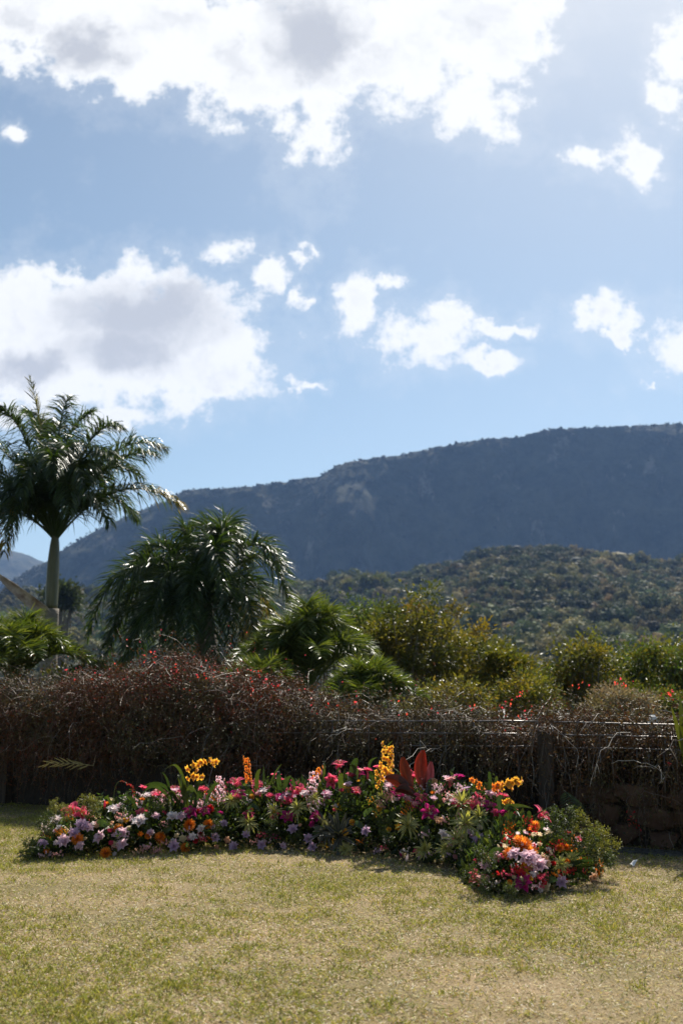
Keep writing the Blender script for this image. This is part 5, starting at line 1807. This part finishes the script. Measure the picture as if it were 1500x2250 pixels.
Yo = yb(440, 1745)
spray('orchid_spray', at(405, 1770, Yo), at(400, 1650, Yo), at(483, 1676, Yo - .08), 'YELL', 13, 1.3, start=.45, spread=.03, label='arching yellow orchid spray', droop=.2)
spray('orchid_spray', at(415, 1770, Yo - .02), at(405, 1680, Yo), at(446, 1712, Yo - .1), 'YELL', 7, 1.25, start=.5, spread=.03, label='lower yellow orchid spray', droop=.3)
Yo = yb(545, 1745)
spray('orchid_spray', at(545, 1770, Yo), at(549, 1700, Yo), at(540, 1664, Yo - .02), 'ORNG', 26, .68, start=.38, spread=.04, label='upright orange orchid spike')
Yo = yb(485, 1750)
spray('orchid_spray', at(487, 1790, Yo), at(486, 1740, Yo - .03), at(482, 1706, Yo - .06), 'PALEP', 24, .78, start=.2, spread=.045, label='pale pink orchid spike')
Yo = yb(687, 1740)
spray('orchid_spray', at(685, 1780, Yo), at(686, 1740, Yo - .04), at(692, 1696, Yo - .08), 'PALEP', 28, .85, start=.1, spread=.05, label='tall pale pink orchid spike')
spray('orchid_spray', at(692, 1750, Yo + .08), at(690, 1700, Yo + .08), at(705, 1686, Yo + .05), 'ORNG', 9, .8, start=.45, label='orange orchid spray above the pale pink spike')
Yo = yb(850, 1735)
spray('orchid_spray', at(848, 1760, Yo), at(850, 1690, Yo), at(852, 1636, Yo - .02), 'YELL', 26, 1.1, start=.36, spread=.05, label='tallest golden orchid spike beside the red leaves')
spray('orchid_spray', at(835, 1770, Yo), at(832, 1720, Yo - .02), at(827, 1688, Yo - .04), 'YELL', 9, .75, start=.35, label='short golden orchid spray')
Yo = yb(1100, 1770)
spray('orchid_spray', at(1085, 1800, Yo), at(1060, 1715, Yo), at(1032, 1712, Yo - .02), 'ORNG', 9, .85, start=.5, label='orange orchid spray leaning left')
spray('orchid_spray', at(1090, 1800, Yo - .03), at(1080, 1720, Yo - .03), at(1098, 1722, Yo - .05), 'ORNG', 9, .95, start=.5, label='orange orchid spray in the middle of the right crest')
spray('orchid_spray', at(1100, 1800, Yo - .05), at(1100, 1700, Yo - .05), at(1140, 1718, Yo - .08), 'YELL', 16, 1.2, start=.45, spread=.035, label='yellow orchid spray on the right crest')
spray('orchid_spray', at(1105, 1800, Yo - .08), at(1105, 1740, Yo - .08), at(1122, 1768, Yo - .14), 'YELL', 6, 1.0, start=.5, label='lower yellow orchid spray on the right crest', droop=.2)
Yo = yb(275, 1790)
spray('berry_spray', at(250, 1790, Yo), at(245, 1690, Yo), at(283, 1726, Yo - .04), 'RED', 8, .5, small=True, start=.7, label='thin arching stem with red buds')
spray('berry_spray', at(280, 1724, Yo - .04), at(297, 1722, Yo - .06), at(293, 1756, Yo - .08), 'RED', 22, .55, small=True, start=.0, label='hanging end of the red bud stem')
spray('stock_spike', wp_(273, 1800), wp_(273, 1775), wp_(276, 1746), 'WHITE', 26, .8, small=True, start=.05, label='cream white stock spike')
for px, py, cn, n, s in [(763, 1735, 'YELL', 34, .75), (737, 1850, 'YELL', 16, .85), (830, 1788, 'YELL', 14, .7), (815, 1760, 'YELL', 14, .7), (720, 1862, 'YELL', 10, .8), (1010, 1735, 'PALEP', 30, .9), (960, 1735, 'PALEP', 34, .95), (985, 1752, 'SALMON', 30, .95), (853, 1750, 'SALMON', 30, .95),
                         (838, 1768, 'SALMON', 22, .9), (740, 1775, 'YELL', 14, .8), (140, 1834, 'YELL', 12, .95), (900, 1770, 'ORNG', 22, .7), (888, 1785, 'ORNG', 20, .7), (1052, 1763, 'SALMON', 24, .9), (1160, 1808, 'RED', 34, .85), (1118, 1842, 'RED', 22, .9), (1230, 1857, 'RED', 22, .9), (1210, 1862, 'RED', 16, .85),
                         (1250, 1914, 'RED', 22, .9), (1235, 1920, 'RED', 18, .9), (1218, 1922, 'ORNG', 12, .9), (1168, 1822, 'RED', 20, .8), (1118, 1818, 'ORNG', 28, .9), (1187, 1928, 'PINK', 14, 1.0), (1117, 1920, 'PINK', 14, 1.0), (850, 1845, 'WHITE', 22, .8), (830, 1870, 'LILAC', 18, .75), (595, 1765, 'WHITE', 14, .7),
                         (460, 1765, 'WHITE', 14, .7), (540, 1765, 'WHITE', 12, .7), (445, 1845, 'PINK', 16, .8), (320, 1865, 'SALMON', 22, .9), (345, 1870, 'SALMON', 20, .9), (300, 1872, 'PEACH', 14, .9), (360, 1812, 'SALMON', 16, .8), (1040, 1830, 'WHITE', 10, .8), (790, 1850, 'ORNG', 10, .7), (1135, 1900, 'WHITE', 16, .9), (1200, 1880, 'CREAM', 14, .9), (1100, 1880, 'PALEP', 14, .9), (575, 1835, 'PINK', 16, .8), (600, 1840, 'MAG', 14, .8), (560, 1850, 'SALMON', 14, .8), (285, 1800, 'PALEP', 20, .9), (265, 1795, 'SALMON', 16, .9)]:
    p, n_, over = on_bank(px, py)
    spray('blossom_cluster', p - n_ * .08, p - n_ * .02, p + unit(n_ + np.array([0, -.2, .5])) * .05, cn, n, s, small=True, start=.35, spread=.05, label=None)

# ---- lilies
for px, py, cn, s, nrm in [(160, 1790, 'PINK', 1.25, (-.1, -.7, .7)), (178, 1795, 'PINK', 1.05, (.5, -.6, .6)), (348, 1750, 'PINK', 1.0, (-.2, -.3, 1)), (381, 1745, 'PINK', 1.05, (.1, -.5, .9)), (417, 1792, 'MAG', 1.05, None), (520, 1730, 'PINK', 1.2, (-.1, -.4, .9)), (563, 1731, 'PINK', 1.0, (.2, -.5, .8)),
                           (640, 1750, 'PINK', 1.1, (-.3, -.6, .6)), (657, 1746, 'PINK', 1.15, (.4, -.7, .6)), (747, 1688, 'PINK', 1.05, (-.2, -.3, .9)), (728, 1722, 'PINK', 1.1, (0, -.8, .5)), (782, 1708, 'MAG', 1.1, (.2, -.5, .8)), (633, 1803, 'MAG', 1.1, None), (943, 1790, 'MAG', 1.2, (-.1, -.8, .5)), (525, 1755, 'MAG', 1.1, None),
                           (1183, 1800, 'PINK', 1.15, (.6, -.3, .8)), (1153, 1945, 'MAG', 1.0, None), (1043, 1935, 'PINK', .95, None), (1062, 1940, 'SALMON', .8, None), (1307, 1903, 'ORNG', .95, (.95, -.5, .15)), (1294, 1928, 'PEACH', .9, (.7, -.7, -.1)), (1305, 1912, 'ORNG', .8, (1, -.2, -.3)), (870, 1752, 'MAG', .9, None), (1005, 1775, 'PINK', .9, None),
                           (1040, 1774, 'PINK', 1.0, None), (925, 1760, 'PINK', .9, (0, -.6, .8)), (1075, 1780, 'MAG', .9, None), (450, 1790, 'MAG', .9, None), (548, 1795, 'PINK', .85, None), (690, 1800, 'MAG', .9, None), (780, 1745, 'PINK', .9, None), (310, 1790, 'PINK', .75, None), (1120, 1790, 'PINK', .85, None)]:
    lily(px, py, cn, s * 1.22, nrm)
for px, py, cn, s in [(180, 1823, 'LILAC', 1.15), (142, 1856, 'PALEP', 1.1), (98, 1862, 'LILAC', .95), (227, 1845, 'PALEP', 1.1), (270, 1838, 'PALEP', 1.1), (272, 1861, 'PALEP', 1.0), (308, 1814, 'WHITE', 1.25), (247, 1788, 'WHITE', 1.0), (123, 1812, 'WHITE', 1.0), (380, 1802, 'WHITE', 1.0), (400, 1802, 'PALEP', .95), (383, 1863, 'LILAC', .95),
                      (160, 1838, 'LILAC', .95), (193, 1826, 'PALEP', .9), (423, 1843, 'WHITE', .7), (445, 1826, 'WHITE', .75), (645, 1827, 'LILAC', .9), (690, 1866, 'LILAC', .8), (677, 1847, 'LILAC', .85), (518, 1867, 'LILAC', .85), (470, 1845, 'LILAC', .8), (493, 1815, 'LILAC', .7), (1160, 1897, 'PALEP', 1.3), (1133, 1887, 'PALEP', 1.0), (1182, 1910, 'PALEP', 1.15),
                      (1075, 1858, 'LILAC', 1.1), (1052, 1853, 'LILAC', 1.0), (968, 1840, 'WHITE', .9), (990, 1850, 'WHITE', .8), (1233, 1943, 'LILAC', .85), (1063, 1913, 'PALEP', .9), (805, 1832, 'LILAC', .85), (575, 1860, 'LILAC', .8), (262, 1780, 'PALEP', .8), (340, 1800, 'PALEP', .8), (540, 1838, 'LILAC', .7), (620, 1862, 'PALEP', .6)]:
    p, n_, _ = on_bank(px, py)
    add_part('double_lily', double_lily(cn, int(px) % 2), p + n_ * .01, n_, s * 1.1, label=CW[cn] + ' many-petalled lily')
for px, py, cn, s in [(170, 1845, 'ORNG', 1.05), (232, 1876, 'ORNG', 1.0), (260, 1824, 'ORNG', 1.0), (353, 1842, 'ORNG', 1.05), (325, 1838, 'ORNG', .6), (417, 1815, 'ORNG', 1.1), (458, 1813, 'ORNG', .95), (407, 1864, 'ORNG', .85), (1150, 1860, 'ORNG', 1.25), (1140, 1852, 'ORNG', 1.0), (1167, 1876, 'ORNG', 1.0), (1117, 1878, 'ORNG', .9), (1175, 1818, 'ORNG', .8),
                      (437, 1783, 'RED', .55), (450, 1783, 'RED', .6), (462, 1780, 'RED', .9), (430, 1848, 'RED', .55), (440, 1832, 'RED', .6), (605, 1790, 'YELL', .7), (1153, 1908, 'YELL', .75), (1162, 1928, 'YELL', .6), (130, 1828, 'YELL', .6)]:
    p, n_, _ = on_bank(px, py)
    add_part('pincushion_flower', pincushion(cn, int(px) % 2), p, n_, s * 1.15)
for px, py, cn, s in [(277, 1805, 'YELL', .85), (402, 1845, 'CREAM', 1.0), (388, 1838, 'CREAM', .65), (253, 1857, 'CREAM', .8), (253, 1880, 'WHITE', .55), (498, 1848, 'PEACH', .9), (332, 1832, 'WHITE', .8), (380, 1848, 'WHITE', .55), (205, 1812, 'WHITE', .6), (1173, 1837, 'CREAM', .65), (1184, 1837, 'CREAM', .65), (1152, 1830, 'CREAM', .5), (1110, 1863, 'CREAM', .8),
                      (1137, 1835, 'WHITE', .55), (1185, 1858, 'CREAM', .55), (1195, 1893, 'PEACH', 1.15), (1197, 1950, 'CREAM', 1.0), (1186, 1958, 'WHITE', .5), (1052, 1820, 'WHITE', .75), (963, 1805, 'PEACH', 1.0), (950, 1745, 'ORNG', .6), (1040, 1905, 'WHITE', .9), (225, 1808, 'MAG', .5), (245, 1812, 'PEACH', .75), (213, 1818, 'PEACH', .7), (298, 1770, 'RED', .6),
                      (1205, 1870, 'WHITE', .6), (1128, 1930, 'CREAM', .45), (1215, 1900, 'RED', .6), (1085, 1895, 'WHITE', .5), (188, 1845, 'CREAM', .45), (660, 1815, 'PEACH', .5), (475, 1862, 'PEACH', .6), (700, 1845, 'CREAM', .5)]:
    p, n_, _ = on_bank(px, py)
    add_part('ranunculus', ranunculus(cn, int(px) % 2), p + n_ * .01, n_, s * 1.1)
for px, py, cn, s, d in [(190, 1784, 'PALEP', 1.1, (1, -.3, .25)), (195, 1796, 'SALMON', 1.1, (.9, -.4, .25)), (230, 1772, 'PINK', 1.0, (0, 0, 1)), (305, 1786, 'PINK', 1.0, (.7, -.4, .5)), (350, 1734, 'PALEP', .7, (0, 0, 1)), (449, 1752, 'PALEP', .8, (.1, -.2, 1)), (228, 1838, 'WHITE', .7, (.3, -.8, .4)), (808, 1708, 'PINK', 1.0, (0, -.2, 1)), (728, 1715, 'SALMON', 1.1, (-.2, -.3, 1)),
                         (705, 1794, 'MAG', 1.1, (-1, -.4, .35)), (577, 1868, 'MAG', 1.0, (.5, -.4, .8)), (920, 1885, 'LILAC', 1.1, (0, -.4, 1)), (893, 1888, 'WHITE', 1.0, (.2, -.4, 1)), (975, 1798, 'WHITE', .8, (-.4, -.4, .6)), (1018, 1735, 'SALMON', 1.0, (1, -.3, .4)), (1050, 1742, 'WHITE', 1.0, (1, -.2, .1)), (1036, 1900, 'WHITE', 1.1, (.3, -.6, .7)), (968, 1872, 'WHITE', .6, (1, -.4, .1)),
                         (250, 1822, 'PALEP', .8, (-.5, -.6, .3)), (210, 1808, 'SALMON', .9, (1, -.4, -.1)), (360, 1782, 'PINK', .8, (.6, -.5, .4)), (1143, 1722, 'CREAM', .5, (1, -.2, .2)), (880, 1878, 'MAG', .8, (-.3, -.4, .8)), (790, 1700, 'MAG', .9, (-.2, -.2, 1)), (745, 1700, 'SALMON', .9, (.2, -.2, 1)), (705, 1702, 'SALMON', .9, (.1, 0, 1))]:
    p, n_, _ = on_bank(px, py)
    add_part('bud', bud_mesh(cn), p - unit(np.array(d, float)) * .03, unit(np.array(d, float)), s * .95)
# smaller blooms tucked in between
for (x0, x1, n_k, kinds) in [(85, 480, 62, ('PALEP', 'WHITE', 'ORNG', 'SALMON', 'PALEP', 'CREAM', 'PINK')), (480, 900, 46, ('PINK', 'MAG', 'LILAC', 'SALMON', 'WHITE', 'YELL')), (900, 1110, 34, ('SALMON', 'PALEP', 'PINK', 'CREAM', 'LILAC')), (1045, 1280, 60, ('RED', 'ORNG', 'WHITE', 'PALEP', 'PINK', 'CREAM', 'RED'))]:
    for k in range(n_k):
        px = rg.uniform(x0, x1); t = rg.uniform(.12, .98)
        X_, F_, T_ = (AX, AF, AT) if x0 < 1040 else (BX, BF, BT)
        py = np.interp(px, X_, F_) * (1 - t) + np.interp(px, X_, T_) * t
        if 480 < px < 900 and t < .45 and rg.random() < .6:
            continue
        p, n_, _ = on_bank(px, py)
        cn = kinds[rg.integers(0, len(kinds))]
        q = rg.random()
        if q < .3:
            add_part('ranunculus', ranunculus(cn, k % 2), p + n_ * .01, n_, rg.uniform(.5, .85))
        elif q < .5:
            add_part('double_lily', double_lily(cn, k % 2), p + n_ * .005, n_, rg.uniform(.5, .75))
        elif q < .62 and cn in ('ORNG', 'YELL', 'RED'):
            add_part('pincushion_flower', pincushion(cn, k % 2), p, n_, rg.uniform(.5, .8))
        else:
            spray('blossom_cluster', p - n_ * .07, p - n_ * .02, p + unit(n_ + np.array([0, -.2, .4])) * .04, cn, 9, rg.uniform(.8, 1.1), small=True, start=.35, spread=.04)
for k in range(64):
    px = rg.uniform(300, 1120); t = rg.uniform(.62, 1.02)
    py = np.interp(px, AX, AF) * (1 - t) + np.interp(px, AX, AT) * t
    p, n_, _ = on_bank(px, py)
    cn = ('PINK', 'MAG', 'SALMON', 'PALEP', 'WHITE', 'PALEP', 'PINK')[rg.integers(0, 7)]
    if k % 3:
        add_part('double_lily', double_lily(cn, k % 2), p + n_ * .03, unit(n_ + np.array([0, 0, .3])), rg.uniform(.7, 1.05))
    else:
        spray('blossom_cluster', p - n_ * .07, p - n_ * .02, p + unit(n_ + np.array([0, -.2, .6])) * .07, cn, 16, rg.uniform(.9, 1.15), small=True, start=.3, spread=.05)
# a few broad dark leaves lying over the blooms
for px, py, ang_, w in [(225, 1818, 0, 30), (320, 1800, 1, 22), (810, 1790, .6, 20), (790, 1820, -.6, 22), (1090, 1885, .3, 34), (1060, 1810, .4, 24), (930, 1830, .8, 24), (560, 1780, -.5, 18), (700, 1830, .5, 20), (1205, 1940, .2, 22), (755, 1760, 1.0, 22), (640, 1780, .4, 16), (480, 1800, -.3, 20), (365, 1830, .6, 20), (1030, 1880, -.4, 22), (860, 1800, 1.1, 20)]:
    p, n_, _ = on_bank(px, py)
    e = np.array([math.cos(ang_), -.3, math.sin(ang_)]) * .11
    strap(p + n_ * .01 - e * .5, p + n_ * .05, p + n_ * .02 + e * .5, w / 2 * .6 * 7.9 / FPX, (0.035, 0.06, 0.028), name='broad_green_leaf')


# ------------------------------------------------------------------ haze
hm, ht = new_mat('haze_air')
pv = ht.nodes.new('ShaderNodeVolumePrincipled')
pv.inputs['Color'].default_value = (0.31, 0.53, 1.0, 1)
pv.inputs['Density'].default_value = HAZE_DENSITY = 0.000115
pv.inputs['Anisotropy'].default_value = 0.2
ho = ht.nodes.new('ShaderNodeOutputMaterial')
ht.links.new(pv.outputs[0], ho.inputs['Volume'])
V, Q = box(-2600, 2600, -400, 5200, -45, 620)
Geo().add(V, Q).build('haze', hm, smooth=False, kind='stuff', label='thin blue air haze over the valley and mountain', category='haze')
